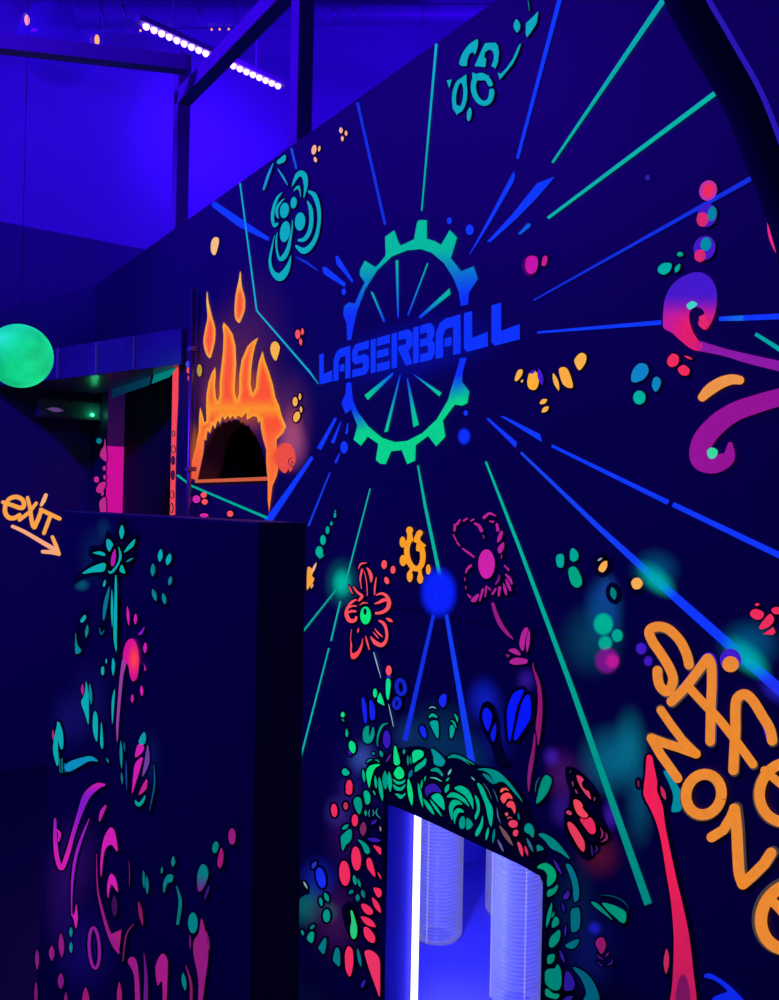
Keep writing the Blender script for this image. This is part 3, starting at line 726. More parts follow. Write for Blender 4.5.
lower = Qc.g(gcol, 152, 594, 168, 592, 174, 650, 190, 690, 224, 735, 268, 772, 310, 786, 350, 782, 400, 756, 446, 712, 482, 650, 506, 570, 522, 513, 543, 513, 530, 560, 528, 590, 552, 622, 545, 660, 528, 668, 505, 664, 466, 716, 474, 768, 444, 800, 418, 766,
    378, 796, 376, 846, 350, 858, 332, 812, 298, 816, 280, 858, 262, 856, 248, 844, 256, 792, 222, 768, 200, 798, 176, 778, 188, 732, 168, 680, 150, 694, 136, 660, 150, 628, step=5)
spray('airbrushed_haze', MURAL, 2, W, [(415, 350, 110, 40, (10, 30, 220), 0.28, 0.1, -13)], 'blue haze sprayed behind the lettering')
gear = paint('painted_gear', [upper, lower], MURAL, 4, W, 'large teal and blue toothed gear ring around the word')
for c in ((312, 197, 321, 195, 323, 383, 318, 383), (414, 206, 419, 206, 354, 378, 350, 374), (488, 286, 491, 306, 392, 386, 386, 380), (230, 296, 240, 302, 279, 394, 273, 398),
          (304, 559, 306, 566, 222, 650, 211, 634), (326, 566, 329, 570, 287, 752, 275, 754), (348, 578, 352, 578, 388, 730, 370, 738), (366, 563, 372, 566, 462, 626, 454, 638)):
    x0, y0 = (c[0] + c[2]) / 2, (c[1] + c[3]) / 2; x1, y1 = (c[4] + c[6]) / 2, (c[5] + c[7]) / 2
    hub = (x0, y0, x1, y1) if y0 > 500 else (x1, y1, x0, y0)
    q = Qc.pts(hub); paint('gear_spoke', [Qc.g(grad(q[0][0], q[0][1], BLUE, (q[0][0] + q[1][0] * 2) / 3, (q[0][1] + q[1][1] * 2) / 3, (8, 196, 150) if y0 > 500 else (8, 178, 165)), *c, step=2.5)], MURAL, 4, gear)

# ---- word across the gear
def letter(polys, x0, x1):
    out = []
    top = lambda x: 502 - 0.285 * (x - 65); bot = lambda x: 600 - 0.222 * (x - 65)
    for poly in polys:
        P = []
        for i in range(0, len(poly), 2):
            x = x0 + (x1 - x0) * poly[i]; P += [x, top(x) + (bot(x) - top(x)) * poly[i + 1]]
        out.append(Qc.g((14, 52, 255), *P))
    return out
LL = [(0, 0, .34, 0, .34, .68, .98, .62, 1, .98, .12, 1, 0, .9)]
LA = [(0, 1, 0, .3, .18, .06, .4, 0, 1, 0, 1, 1, .68, 1, .68, .74, .36, .74, .36, 1), ]
LA_ = [(0, 1, 0, .32, .16, .08, .4, 0, 1, 0, 1, 1, .7, 1, .7, .28, .42, .28, .3, .42, .3, 1), (.36, .52, .64, .52, .64, .74, .36, .74)]
LS = [(.2, .0, 1, 0, 1, .24, .36, .24, .3, .38, .8, .38, 1, .5, 1, .84, .82, 1, 0, 1, 0, .77, .62, .77, .66, .62, .18, .62, 0, .5, 0, .16)]
LE = [(0, 0, .26, 0, .26, 1, 0, 1), (.32, 0, 1, 0, 1, .24, .32, .24), (.32, .38, .94, .38, .94, .6, .32, .6), (.32, .76, 1, .76, 1, 1, .32, 1)]
LR = [(0, 0, .26, 0, .26, 1, 0, 1), (.32, 0, .8, 0, 1, .14, 1, .48, .8, .6, 1, 1, .68, 1, .32, .52, .32, .4, .66, .4, .7, .34, .7, .28, .64, .24, .32, .24)]
LB = [(0, 0, .26, 0, .26, 1, 0, 1), (.32, 0, .8, 0, .98, .14, .98, .36, .88, .46, 1, .58, 1, .86, .84, 1, .32, 1, .32, .78, .66, .78, .7, .7, .64, .58, .32, .58, .32, .38, .62, .38, .66, .31, .62, .23, .32, .23)]
word = []
for L_, a, b in ((LL, 65, 108), (LA_, 111, 166), (LS, 172, 226), (LE, 232, 294), (LR, 300, 368), (LB, 370, 440), (LA_, 443, 524), (LL, 535, 613), (LL, 624, 717)): word += letter(L_, a, b)
paint('painted_lettering', word, MURAL, 5, W, 'blue block lettering LASERBALL across the gear')

# ---- flames round the arched window
flame_pts = (70, 848, 52, 842, 42, 836, 44, 790, 62, 720, 74, 660, 76, 600, 80, 565, 88, 590, 96, 625, 104, 620, 103, 570, 104, 520, 112, 470, 124, 435, 138, 412, 140, 440, 137, 490, 141, 530, 148, 545, 155, 520, 155, 470, 160, 420, 168, 350, 170, 290, 166, 255, 170, 240, 186, 256, 205, 285, 216, 330, 219, 400, 214, 470, 213, 510, 222, 540, 230, 510, 231, 440, 239, 385, 262, 332, 282, 312, 303, 299, 292, 330, 283, 370, 277, 420, 274, 480, 282, 515, 294, 490, 298, 440, 305, 395, 320, 350, 330, 390, 345, 430, 360, 480, 370, 530, 384, 560, 394, 600, 411, 640, 400, 665, 375, 690, 374, 720, 387, 745, 382, 790, 375, 830, 358, 870, 352, 920, 345, 970, 340, 920, 340, 850, 334, 780, 334, 730, 322, 690, 314, 650, 312, 615, 305, 628, 298, 604, 284, 600, 260, 615, 258, 585, 240, 606, 226, 598, 215, 612, 206, 598, 195, 612, 187, 598, 175, 615, 165, 600, 156, 630, 147, 615, 137, 650, 128, 632, 118, 668, 108, 655, 103, 695, 96, 690, 92, 740, 82, 790, 75, 820)
fl_loop = Lc.pts(flame_pts)
YEL, RDO, MIDO = (255, 172, 40), (252, 84, 40), (255, 130, 36)
def flame_col(x, y):
    d = edge_dist(x, y, fl_loop); c = lerp(YEL, RDO, (d - 0.3) / 4.6)
    ly = (y - 260) * 3.846; band = max(0, 1 - abs(ly - 572) / 46)
    c = lerp(c, (255, 160, 24), band * 0.85)
    if ly > 640: c = lerp(c, (255, 112, 50), min(1, (ly - 640) / 60) * 0.7)
    if (x - 180) * 3.846 < 90: c = lerp(c, (240, 90, 60), max(0, (ly - 700) / 140))
    return c
flame = paint('painted_flame', [Shape('poly', flame_col, [fl_loop], step=2.0)], MURAL, 5, W, 'orange flames licking up round the arched window')
spray('hand_shaped_blob', MURAL, 6, flame, [(285, 457, 13, 16, (240, 78, 60), 1, 0.6)])
paint('hand_shaped_blob', [Lc.b((238, 78, 62), 384, 725, 405, 705, 428, 708, 440, 728, 446, 752, 447, 775, 438, 792, 432, 770, 430, 790, 436, 800, 428, 815, 420, 796, 416, 812, 405, 820, 390, 806, 382, 780)], MURAL, 7, flame, 'coral flame curl shaped like a small hand')
paint('hand_crease', [Lc.l((90, 20, 60), [1, 4, 1], 440, 760, 424, 768, 420, 795), Lc.l((90, 20, 60), [1, 4, 1], 446, 785, 434, 776, 428, 800)], MURAL, 8, flame)
for pts in ((107, 120, 112, 160, 125, 215, 138, 262, 137, 310, 128, 350, 118, 378, 102, 360, 92, 315, 100, 262, 108, 220, 104, 160), (235, 43, 240, 100, 252, 145, 252, 190, 240, 225, 230, 243, 215, 225, 212, 185, 217, 130, 228, 80)):
    lp = Lc.pts(pts); ys = [p[1] for p in lp]; y0, y1 = min(ys), max(ys)
    def dcol(x, y, lp=lp, y0=y0, y1=y1): return lerp(lerp((255, 178, 60), (252, 84, 48), edge_dist(x, y, lp) / 3.6), (255, 190, 100), max(0, 1 - (y - y0) / (y1 - y0) * 2.2))
    paint('flame_drop', [Shape('poly', dcol, [crom(lp, True, 3)], step=1.6)], MURAL, 5, flame)
spray('airbrushed_strip', MURAL, 4, flame, [(195, 450, 7, 34, (190, 90, 40), 0.6, 0.2)], 'thin orange overspray at the wall edge')

# ---- dots and small marks in clusters
def dots(shapes, label=None, k=1.6, name='painted_dot_cluster'):
    b = paint(name, [s.grown(k) for s in shapes], MURAL, 3, W, label, BLACK)
    for i, s in enumerate(shapes): paint('dot', [s], MURAL, 6 + (i % 6) * 0.2, b)
    return b
dots([Lc.b(AMBER, 352, 330, 362, 315, 376, 316, 387, 334, 383, 360, 372, 388, 358, 372, 351, 350)], 'amber seed above the flames', 1)
dots([Crop(170, 220, 3.335).b((250, 190, 130), 142, 68, 152, 58, 165, 62, 164, 84, 154, 116, 142, 112, 138, 90)], 'pale orange seed near the top corner of the wall', 1)
dots([Lc.e(AMBER, 446, 545, 10, 18), Lc.lens(AMBER, 465, 512, 464, 540, 5), Lc.lens(AMBER, 468, 562, 470, 588, 5), Lc.b(AMBER, 440, 600, 450, 585, 463, 586, 464, 608, 450, 624, 440, 616)], 'four amber dots right of the flames')
dots([Lc.e(CORAL, 456, 286, 10, 18), Lc.lens(CORAL, 474, 262, 474, 290, 6), Lc.lens(CORAL, 466, 300, 469, 330, 6)], 'three coral dots above the word')
dots([Lc.e(PINK, 66, 920, 15, 15), Lc.e(CORAL, 94, 904, 12, 11), Lc.e(CORAL, 98, 930, 12, 11), Lc.e(CORAL, 196, 976, 12, 12), Lc.e(PINK, 96, 982, 17, 8)], 'pink dots below the arched window')
dots([Lc.e((60, 70, 220), 34, 402, 9, 14), Lc.e(CORAL, 36, 425, 8, 12), Lc.e(CORAL, 40, 455, 8, 12), Lc.e((190, 150, 40), 78, 425, 10, 24)], 'small blue, coral and ochre dots left of the flames', 1)
dots([U1.e(PEACH, 559, 146, 12, 24, 10), U1.lens(PEACH, 588, 126, 582, 156, 6), U1.lens(PEACH, 562, 180, 570, 208, 8), U1.lens(PEACH, 690, 36, 692, 68, 9), U1.lens(PEACH, 716, 52, 716, 80, 7), U1.lens(PEACH, 698, 78, 698, 106, 7)], 'pale pink chips near the wall top', 1)
dots([Yc.b((16, 130, 200), 540, 140, 560, 124, 585, 130, 592, 155, 575, 182, 545, 195, 528, 188, 530, 160), Yc.e((0, 178, 160), 558, 251, 23, 26), Yc.b((16, 130, 190), 610, 182, 624, 174, 638, 188, 634, 212, 618, 230, 605, 208)], 'three teal and blue dots right of the gear')
dots([Yc.b(RED, 664, 105, 682, 88, 704, 100, 700, 128, 678, 138, 662, 126), Yc.b(RED, 704, 140, 724, 130, 745, 148, 738, 168, 716, 168, 702, 152), Yc.lens(RED, 724, 96, 756, 110, 4)], 'two red dots beside the curled horn')
dots([Yc.b(AMBER, 98, 172, 108, 150, 124, 148, 122, 168, 106, 188, 96, 188), Yc.b((255, 176, 50), 142, 195, 150, 160, 168, 152, 184, 168, 184, 200, 172, 222, 150, 218), Yc.lens(VIOLET, 184, 142, 198, 206, 10), Yc.lens(VIOLET, 150, 162, 174, 150, 6), Yc.lens(AMBER, 238, 160, 260, 226, 9), Yc.b((255, 172, 60), 260, 150, 275, 138, 292, 146, 305, 176, 312, 212, 292, 214, 272, 196), Yc.b(AMBER, 318, 108, 340, 86, 360, 94, 358, 122, 336, 150, 320, 128), Yc.lens(AMBER, 188, 274, 216, 258, 9), Yc.lens(AMBER, 196, 306, 222, 284, 9), Yc.lens(AMBER, 120, 196, 126, 184, 4)], 'band of amber seeds right of the word')
dots([TR.b((200, 20, 170), 400, 770, 406, 700, 440, 680, 480, 690, 488, 740, 470, 795, 430, 808), TR.b((200, 30, 150), 515, 745, 525, 690, 550, 680, 556, 710, 540, 750)], 'two magenta dots right of the gear')
spray('airbrushed_haze', MURAL, 4, W, [(530, 266, 9, 13, (110, 20, 140), 0.6, 0.3)])
dots([E4.e((190, 50, 170), 266, 734, 34, 40, 20), ], 'pink oval above the blue ray', 1.5)
dots([E4.e(VIOLET, 262, 830, 38, 46, 20)], 'violet oval holding pink and teal spots, above the horn', 1)
paint('dot', [E4.e((214, 40, 110), 246, 846, 23, 28), E4.e((0, 130, 165), 283, 824, 17, 28, 10), E4.e(RED, 268, 734, 20, 28, 15)], MURAL, 8, W)
dots([E4.e(VIOLET, 252, 955, 42, 48, 20)], 'lower violet oval holding pink and teal spots', 1)
paint('dot', [E4.e((214, 40, 110), 236, 985, 22, 24), E4.e((0, 140, 165), 259, 941, 20, 26, 10)], MURAL, 8, W)
dots([S_.b((0, 172, 165), 56, 318, 72, 304, 95, 306, 92, 326, 75, 338, 58, 332), S_.e(TEAL, 121, 278, 9, 7), S_.b(TEAL, 106, 318, 120, 306, 120, 322, 108, 332)], 'three small teal dots left of the horn')
dots([Ac.b(TEAL, 95, 150, 112, 133, 135, 138, 140, 170, 132, 206, 110, 208, 98, 190), Ac.b(TEAL, 174, 120, 188, 100, 216, 124, 218, 158, 196, 176, 174, 162), Ac.b((0, 165, 130), 164, 222, 192, 202, 215, 220, 238, 270, 236, 308, 206, 320, 176, 290)], 'three teal chips beside the long green ray')
dots([Ac.b((250, 175, 80), 332, 212, 350, 182, 378, 172, 378, 208, 358, 234, 336, 228), Ac.b((250, 175, 80), 513, 292, 532, 268, 560, 268, 578, 296, 560, 326, 528, 326), Ac.lens((0, 130, 130), 406, 316, 422, 388, 17), Ac.lens((150, 150, 190), 326, 172, 354, 154, 6)], 'two amber chips below the long blue ray', 5)
spray('sprayed_spot', MURAL, 4, W, [(604, 624, 11, 12.5, (0, 180, 150), 0.95, 0.7), (618, 635.5, 6.4, 7.4, (0, 170, 150), 0.95, 0.7), (606, 643, 8, 8.4, (0, 170, 150), 0.95, 0.65), (608, 660.5, 14, 15, (120, 20, 140), 0.95, 0.6), (613, 661, 8.5, 9, (190, 24, 150), 0.95, 0.5), (642, 648.5, 6.5, 7, VIOLET, 0.95, 0.6), (649, 661, 5.4, 6.4, VIOLET, 0.9, 0.5)], 'teal, magenta and violet bubbles left of the lettering')
dots([Nc.b(RED, 556, 62, 580, 44, 622, 60, 618, 88, 590, 98, 562, 82), Nc.b(RED, 602, 132, 640, 80, 660, 70, 676, 96, 655, 130, 612, 146), Nc.b(RED, 664, 44, 690, 34, 712, 46, 700, 70, 672, 66), Nc.g(RED, 620, 170, 672, 134, 684, 160, 670, 174), Nc.e(RED, 592, 22, 11, 7), Nc.e(RED, 740, 90, 30, 24)], 'cluster of red chips above the lettering')
dots([A7.e(TEAL, 254, 524, 6, 12), A7.e(TEAL, 238, 562, 6, 10), A7.e(TEAL, 220, 592, 9, 18), A7.e((0, 178, 150), 200, 637, 13, 23), A7.e((0, 178, 150), 183, 690, 17, 25), A7.lens(TEAL, 180, 722, 206, 702, 6), A7.lens(TEAL, 254, 500, 258, 512, 3)], 'string of teal beads by the barricade top')
dots([A7.b((250, 165, 50), 128, 770, 140, 760, 155, 778, 150, 800, 160, 812, 150, 838, 138, 850, 126, 860), A7.lens(PEACH, 148, 790, 170, 738, 6), A7.lens(PEACH, 144, 858, 156, 836, 4)], 'orange splash half hidden by the barricade')
dots([Hc.b(CORAL, 458, 20, 470, 0, 486, 8, 488, 34, 474, 50, 460, 38), Hc.e(CORAL, 523, 54, 14, 22), Hc.e(CORAL, 488, 114, 13, 21, -20)], 'three coral dots between the red flower and the small sun')

# ---- top flowers
tf = [('petal', Rc.b(CYAN, 305, 265, 322, 195, 350, 155, 385, 150, 415, 180, 420, 250, 405, 310, 390, 345, 392, 280, 385, 215, 365, 190, 340, 215)),
      ('petal', Rc.b(CYAN, 316, 298, 338, 262, 360, 256, 368, 290, 370, 345, 360, 300, 345, 280)),
      ('petal', Rc.l(CYAN, [4, 18, 22, 24, 22, 14, 22, 4], 238, 304, 205, 340, 180, 400, 168, 470, 172, 520, 182, 548, 200, 528, 202, 520)), ('petal', Rc.l(CYAN, [4, 16, 20, 18, 5], 254, 348, 222, 380, 200, 420, 200, 465, 212, 492)),
      ('centre', Rc.e(CYAN, 254, 433, 32, 56, 8)), ('centre', Rc.e(CYAN, 320, 378, 22, 42, 5)), ('centre', Rc.e(CYAN, 366, 513, 37, 66, 4)), ('centre', Rc.e(CYAN, 257, 585, 36, 76, 8)),
      ('petal', Rc.l(CYAN, [22, 34, 28, 24, 28, 36, 44, 20], 432, 300, 470, 330, 498, 420, 500, 520, 480, 620, 440, 690, 390, 722, 340, 690)), ('petal', Rc.l(CYAN, [8, 28, 30, 30, 30, 18], 416, 365, 440, 420, 446, 510, 430, 590, 395, 640, 356, 646)),
      ('petal', Rc.l(CYAN, [4, 12, 14, 20, 36, 30, 18, 10, 4], 202, 590, 195, 650, 200, 720, 218, 780, 245, 770, 275, 720, 295, 640, 308, 560, 310, 500)), ('petal', Rc.l(CYAN, [4, 14, 20, 30, 56, 50, 26, 4], 184, 610, 160, 720, 150, 800, 168, 870, 215, 910, 255, 880, 285, 820, 300, 756)),
      ('leaf', Rc.b(CYAN, 200, 82, 225, 60, 255, 36, 265, 55, 255, 85, 220, 102, 204, 100)), ('leaf', Rc.l((24, 140, 225), [6, 20, 16], 174, 96, 140, 180, 106, 282)), ('leaf', Rc.l((24, 140, 225), [6, 16, 6], 204, 134, 240, 190, 276, 254))]
outlined('painted_flower', tf, MURAL, 6, W, 1.1, 'cyan ringed flower at the upper left of the mural')
tf2 = [('petal', Vc.b(CYAN, 132, 215, 150, 160, 185, 108, 220, 78, 252, 64, 252, 110, 234, 162, 222, 148, 200, 160, 184, 200, 180, 235, 150, 236, 136, 228)),
       ('petal', Vc.g(CYAN, 232, 238, 270, 150, 300, 88, 366, 84, 384, 104, 390, 150, 386, 205, 368, 254, 340, 236, 354, 205, 358, 170, 350, 140, 325, 130, 300, 148, 294, 178, 308, 190, 302, 244)),
       ('petal', Vc.ring(CYAN, 284, 388, 58, 92, 34, 15, 345, -12)), ('petal', Vc.g(CYAN, 218, 278, 250, 290, 300, 292, 330, 300, 300, 330, 244, 330, 240, 390, 220, 400)), ('petal', Vc.ring(CYAN, 136, 430, 36, 98, 26, 0, 360, 6)), ('petal', Vc.g(CYAN, 180, 290, 182, 380, 160, 340, 120, 350, 140, 318)), ('petal', Vc.g(CYAN, 86, 505, 120, 555, 160, 505, 120, 490)),
       ('leaf', Vc.g(CYAN, 50, 330, 84, 324, 68, 382)), ('leaf', Vc.b(CYAN, 200, 505, 214, 535, 200, 590, 186, 588, 182, 545)), ('stem', Vc.g(CYAN, 382, 278, 400, 288, 440, 250, 480, 190, 520, 100, 536, 92, 510, 165, 480, 225, 440, 275, 396, 326)),
       ('leaf', Vc.lens(CYAN, 505, -68, 510, 22, 22)), ('leaf', Vc.g(CYAN, 566, -40, 600, -70, 648, -118, 636, -40, 605, 10, 574, 52, 564, 30)), ('leaf', Vc.l(CYAN, [3, 3], 580, -190, 590, -120))]
outlined('painted_flower', tf2, MURAL, 6, W, 1.0, 'cyan four petalled flower at the wall top')

# ---- red flower, small sun, pink flower
rf = [('petal', Hc.l(CORAL, [4, 10, 4], 330, 50, 345, 22, 378, 16)), ('petal', Hc.l(CORAL, [12, 10, 6, 4], 352, 54, 342, 100, 344, 130, 348, 160)), ('petal', Hc.l(CORAL, [4, 5, 5, 4], 364, 62, 375, 110, 380, 160, 381, 200)), ('petal', Hc.l(CORAL, [6, 16, 20, 6], 378, 42, 392, 62, 402, 92, 402, 125)),
      ('petal', Hc.l(CORAL, [4, 10, 6], 432, 95, 424, 145, 422, 195)), ('petal', Hc.l(CORAL, [4, 8, 4], 278, 142, 288, 165, 300, 188)), ('petal', Hc.l(CORAL, [6, 12, 16, 14, 4], 304, 146, 326, 178, 352, 200, 338, 222, 330, 228)),
      ('petal', Hc.l(CORAL, [8, 14, 14, 22, 24, 20, 16, 10], 322, 220, 296, 232, 272, 262, 264, 300, 280, 334, 304, 338, 318, 325, 318, 312)), ('petal', Hc.l(CORAL, [6, 14, 10], 262, 300, 290, 285, 320, 286)), ('petal', Hc.l(CORAL, [4, 10, 6], 268, 272, 295, 256, 322, 256)),
      ('petal', Hc.l(CORAL, [6, 14, 18, 24, 22, 18, 14], 430, 196, 460, 186, 488, 200, 502, 234, 494, 268, 464, 290, 430, 296)), ('petal', Hc.l(CORAL, [4, 14, 20, 8], 420, 244, 445, 236, 475, 222, 500, 224)),
      ('petal', Hc.l(CORAL, [8, 18, 16, 16, 22, 24, 14, 4], 444, 336, 472, 352, 488, 390, 488, 440, 464, 472, 430, 462, 410, 440, 398, 424)), ('petal', Hc.l(CORAL, [3, 10, 5], 422, 380, 445, 408, 468, 428)), ('petal', Hc.l(CORAL, [3, 7, 3], 412, 398, 430, 420, 444, 436)),
      ('petal', Hc.b((255, 70, 80), 294, 505, 300, 518, 325, 505, 345, 470, 356, 432, 354, 480, 335, 525, 310, 550, 292, 546, 286, 515, 288, 450, 296, 470)), ('petal', Hc.l(CORAL, [3, 4, 3], 294, 385, 288, 430, 290, 470)), ('petal', Hc.l(CORAL, [3, 10, 3], 334, 378, 330, 392, 328, 404)), ('petal', Hc.l(CORAL, [4, 10, 5], 372, 422, 380, 455, 393, 500)),
      ('petal', Hc.lens(CORAL, 485, 322, 525, 344, 9)), ('eyelid', Hc.l(CORAL, [2, 9, 2], 338, 252, 360, 238, 386, 240)), ('centre', Hc.e((10, 232, 120), 371, 308, 30, 50))]
red = outlined('painted_flower', rf, MURAL, 6, W, 1.1, 'red outlined flower with a green eye-like centre')
paint('pupil', [Hc.e((2, 30, 40), 369, 286, 9, 18)], MURAL, 8, red, None, BLACK)
paint('stem', [Hc.l((150, 200, 220), [4, 6, 2], 416, 512, 432, 570, 456, 655, curve=False)], MURAL, 7, red); paint('stem', [A.l((150, 200, 200), [3, 5, 4], 322, 350, 336, 410, 354, 495, curve=False)], MURAL, 7, red)
SUN = (252, 160, 32)
sn = [Mc.ring(SUN, 155, 232, 34, 66, 24, -40, 250, -8), Mc.b(SUN, 160, 215, 165, 180, 175, 175, 190, 185, 203, 198, 190, 208, 180, 222, 168, 222), Mc.e(SUN, 132, 132, 15, 17), Mc.g(SUN, 122, 140, 142, 140, 150, 175, 120, 185), Mc.b(SUN, 162, 140, 178, 130, 190, 142, 178, 165, 180, 185, 150, 180), Mc.e(SUN, 102, 182, 13, 24), Mc.g(SUN, 108, 170, 128, 190, 122, 215, 108, 205), Mc.e(SUN, 104, 262, 15, 24), Mc.g(SUN, 110, 245, 126, 235, 134, 270, 112, 278), Mc.e(SUN, 133, 330, 13, 25), Mc.g(SUN, 130, 310, 136, 280, 150, 296, 140, 320), Mc.e(SUN, 178, 340, 13, 22), Mc.g(SUN, 170, 322, 168, 295, 184, 295, 186, 325), Mc.b(SUN, 204, 290, 216, 278, 224, 300, 218, 320, 206, 318)]
spray('airbrushed_haze', MURAL, 2, W, [(415, 556, 22, 34, (4, 4, 30), 0.5, 0.4)])
paint('painted_sun', sn, MURAL, 6, W, 'small orange sun with round rays')
PK = (176, 34, 150)
pf = [('centre', Mc.e((205, 34, 170), 466, 277, 36, 64)),
      ('petal', Mc.l(PK, [8, 10, 6], 412, 246, 385, 226, 360, 208)), ('petal', Mc.l(PK, [6, 8], 352, 200, 338, 182)), ('petal', Mc.l(PK, [8, 5], 334, 172, 322, 148)), ('petal', Mc.l(PK, [10, 12], 328, 132, 330, 108)), ('petal', Mc.l(PK, [12, 8], 340, 104, 352, 86)), ('petal', Mc.l(PK, [8, 8], 368, 90, 382, 80)), ('petal', Mc.l(PK, [6, 8], 396, 92, 410, 84)), ('petal', Mc.l(PK, [10, 14, 16], 416, 102, 434, 112, 444, 132)), ('petal', Mc.l(PK, [4, 4], 452, 150, 456, 166)),
      ('petal', Mc.l(PK, [14, 12, 4], 456, 76, 480, 58, 508, 70)), ('petal', Mc.l(PK, [6, 10], 478, 92, 496, 94)), ('petal', Mc.l(PK, [12, 14], 512, 106, 516, 130)), ('petal', Mc.l(PK, [14, 18, 8], 532, 140, 524, 164, 516, 180)), ('petal', Mc.b(PK, 516, 205, 540, 182, 542, 205, 530, 228, 518, 228)), ('petal', Mc.l(PK, [4, 4], 532, 236, 530, 254)),
      ('petal', Mc.l(PK, [6, 8], 542, 282, 562, 302)), ('petal', Mc.l(PK, [5, 14, 8], 548, 320, 566, 340, 576, 362)), ('petal', Mc.l(PK, [5, 14, 6], 550, 342, 562, 370, 572, 394)), ('petal', Mc.l(PK, [4, 14, 8], 540, 360, 548, 388, 552, 408)), ('petal', Mc.l(PK, [14, 8], 524, 380, 520, 414)), ('petal', Mc.l(PK, [10, 10], 505, 386, 492, 406)), ('petal', Mc.l((110, 24, 120), [4, 12, 6], 522, 322, 518, 345, 504, 366)),
      ('petal', Mc.l(PK, [12, 10, 4], 398, 284, 382, 300, 376, 318)), ('petal', Mc.l(PK, [4, 4], 372, 335, 374, 350)), ('petal', Mc.l(PK, [4, 4], 376, 372, 378, 386)), ('petal', Mc.l(PK, [4, 10], 384, 406, 396, 420)), ('petal', Mc.b(PK, 400, 430, 430, 405, 434, 418, 420, 440, 404, 440)), ('petal', Mc.l(PK, [12, 6], 450, 388, 436, 438)), ('petal', Mc.l(PK, [10, 5], 466, 375, 460, 420)), ('petal', Mc.l(PK, [8, 4], 476, 380, 484, 392)),
      ('stem', Mc.b((150, 26, 130), 488, 452, 500, 446, 512, 480, 540, 540, 584, 602, 550, 580, 512, 530)), ('leaf', Mc.b(PK, 614, 590, 630, 556, 648, 556, 636, 600, 626, 652, 610, 630)), ('leaf', Mc.lens(PK, 652, 560, 642, 660, 8)), ('leaf', Mc.b(PK, 566, 700, 590, 682, 640, 688, 640, 706, 600, 712, 578, 710)), ('leaf', Mc.b(PK, 562, 648, 590, 642, 612, 662, 608, 672, 575, 660)), ('leaf', Mc.b((120, 24, 110), 548, 668, 566, 668, 560, 682)),
      ('stem', Gc.b((140, 26, 105), 574, -60, 582, -10, 610, 50, 634, 140, 644, 260, 638, 420, 612, 580, 600, 500, 592, 430, 604, 330, 610, 220, 604, 130, 580, 30, 568, -20)), ('stem', Gc.b((130, 26, 110), 582, 480, 592, 540, 580, 680, 560, 800, 540, 935, 528, 850, 540, 720, 565, 600))]
outlined('painted_flower', pf, MURAL, 6, W, 1.3, 'tall magenta flower with a pink centre and leafy stem')

# ---- seams between the wall panels
def seam(x0, y0, x1, y1): return Z0.l((0, 0, 0), [0.9, 0.9], x0, y0, x1, y1, curve=False, round=False)
sz = mx(307, 591)[1]
bm = bmesh.new(); bm_box(bm, (DOOR_R + 0.05, -0.0003, sz - 0.002), (0.9, 0.0005, sz + 0.002)); obj('panel_seam', bm, BLACK, W)

# ---- lettering SAFE ZONE
ORG = (236, 138, 46); SH = (88, 60, 62)
def strokes(c, w, off=0): return [c.l(None, w, *s) for s in ()]
saf = [((252, 322, 240, 270, 205, 200, 150, 146, 95, 132, 54, 152, 66, 200, 108, 262, 150, 330, 172, 390, 160, 440, 138, 456, 108, 430, 96, 390, 94, 352), 42), ((164, 506, 230, 440, 300, 350, 340, 296, 352, 296, 364, 330, 366, 420, 362, 520, 360, 600, 358, 704), 42), ((262, 446, 330, 520, 400, 592, 470, 680, 530, 760, 572, 818), 38),
       ((474, 848, 478, 760, 484, 650, 484, 540, 494, 490, 530, 470, 570, 500, 620, 580, 655, 640, 668, 700), 44)]
zon = [((112, 550, 160, 620, 220, 700, 288, 768), 37), ((288, 768, 200, 736, 130, 715, 64, 690), 40), ((64, 690, 110, 770, 160, 840, 196, 890), 40)]
O_ring = Nc.ring(ORG, 326, 970, 88, 102, 54, 0, 360, 14)
def shapes_of(sets, col, grow_, dx=0, dy=0, c=Nc):
    out = []
    for pts, w in sets:
        P = [v + (dx if i % 2 == 0 else dy) for i, v in enumerate(pts)]; out.append(c.l(col, w * 1.16 + grow_, *P, curve=len(pts) > 8 and w > 37 or len(pts) > 12))
    return out
safe_set = saf; zone_set = zon
nset = [((332, 258, 385, 225, 420, 168, 436, 130), 40), ((436, 130, 446, 220, 452, 340, 458, 420, 474, 470), 44), ((474, 470, 520, 430, 570, 380, 602, 330), 44)]
eset_r = Nc.ring(ORG, 742, 960, 136, 150, 54, 60, 330, 20); ebar = [((630, 850, 690, 900, 760, 960, 820, 1010), 36)]
e2 = Pc.ring(ORG, 690, 620, 130, 150, 56, 30, 330, 24); e2bar = [((590, 530, 640, 580, 700, 650), 38)]
sh = shapes_of(safe_set, (70, 62, 66), 3, 4, 8) + shapes_of(zone_set, (70, 62, 66), 3, -4, -6) + shapes_of(nset, (70, 62, 66), 2, 10, -6, Pc)
sh += [Nc.ring((74, 62, 60), 322, 976, 90, 104, 54, 0, 360, 14), Nc.ring((74, 62, 60), 736, 964, 138, 152, 56, 40, 330, 20), Pc.ring((74, 62, 60), 682, 616, 134, 154, 62, 30, 340, 24)]
lt = paint('painted_lettering', shapes_of(safe_set, ORG, 0) + shapes_of(zone_set, ORG, 0) + shapes_of(nset, ORG, 0, 0, 0, Pc) + [O_ring, eset_r, e2] + shapes_of(ebar, ORG, 0) + shapes_of(e2bar, ORG, 0, 0, 0, Pc), MURAL, 8, W, 'orange hand-sprayed lettering SAFE ZONE')
paint('shadow_outline', sh, MURAL, 7, lt, 'dull grey first coat showing at the letter edges')
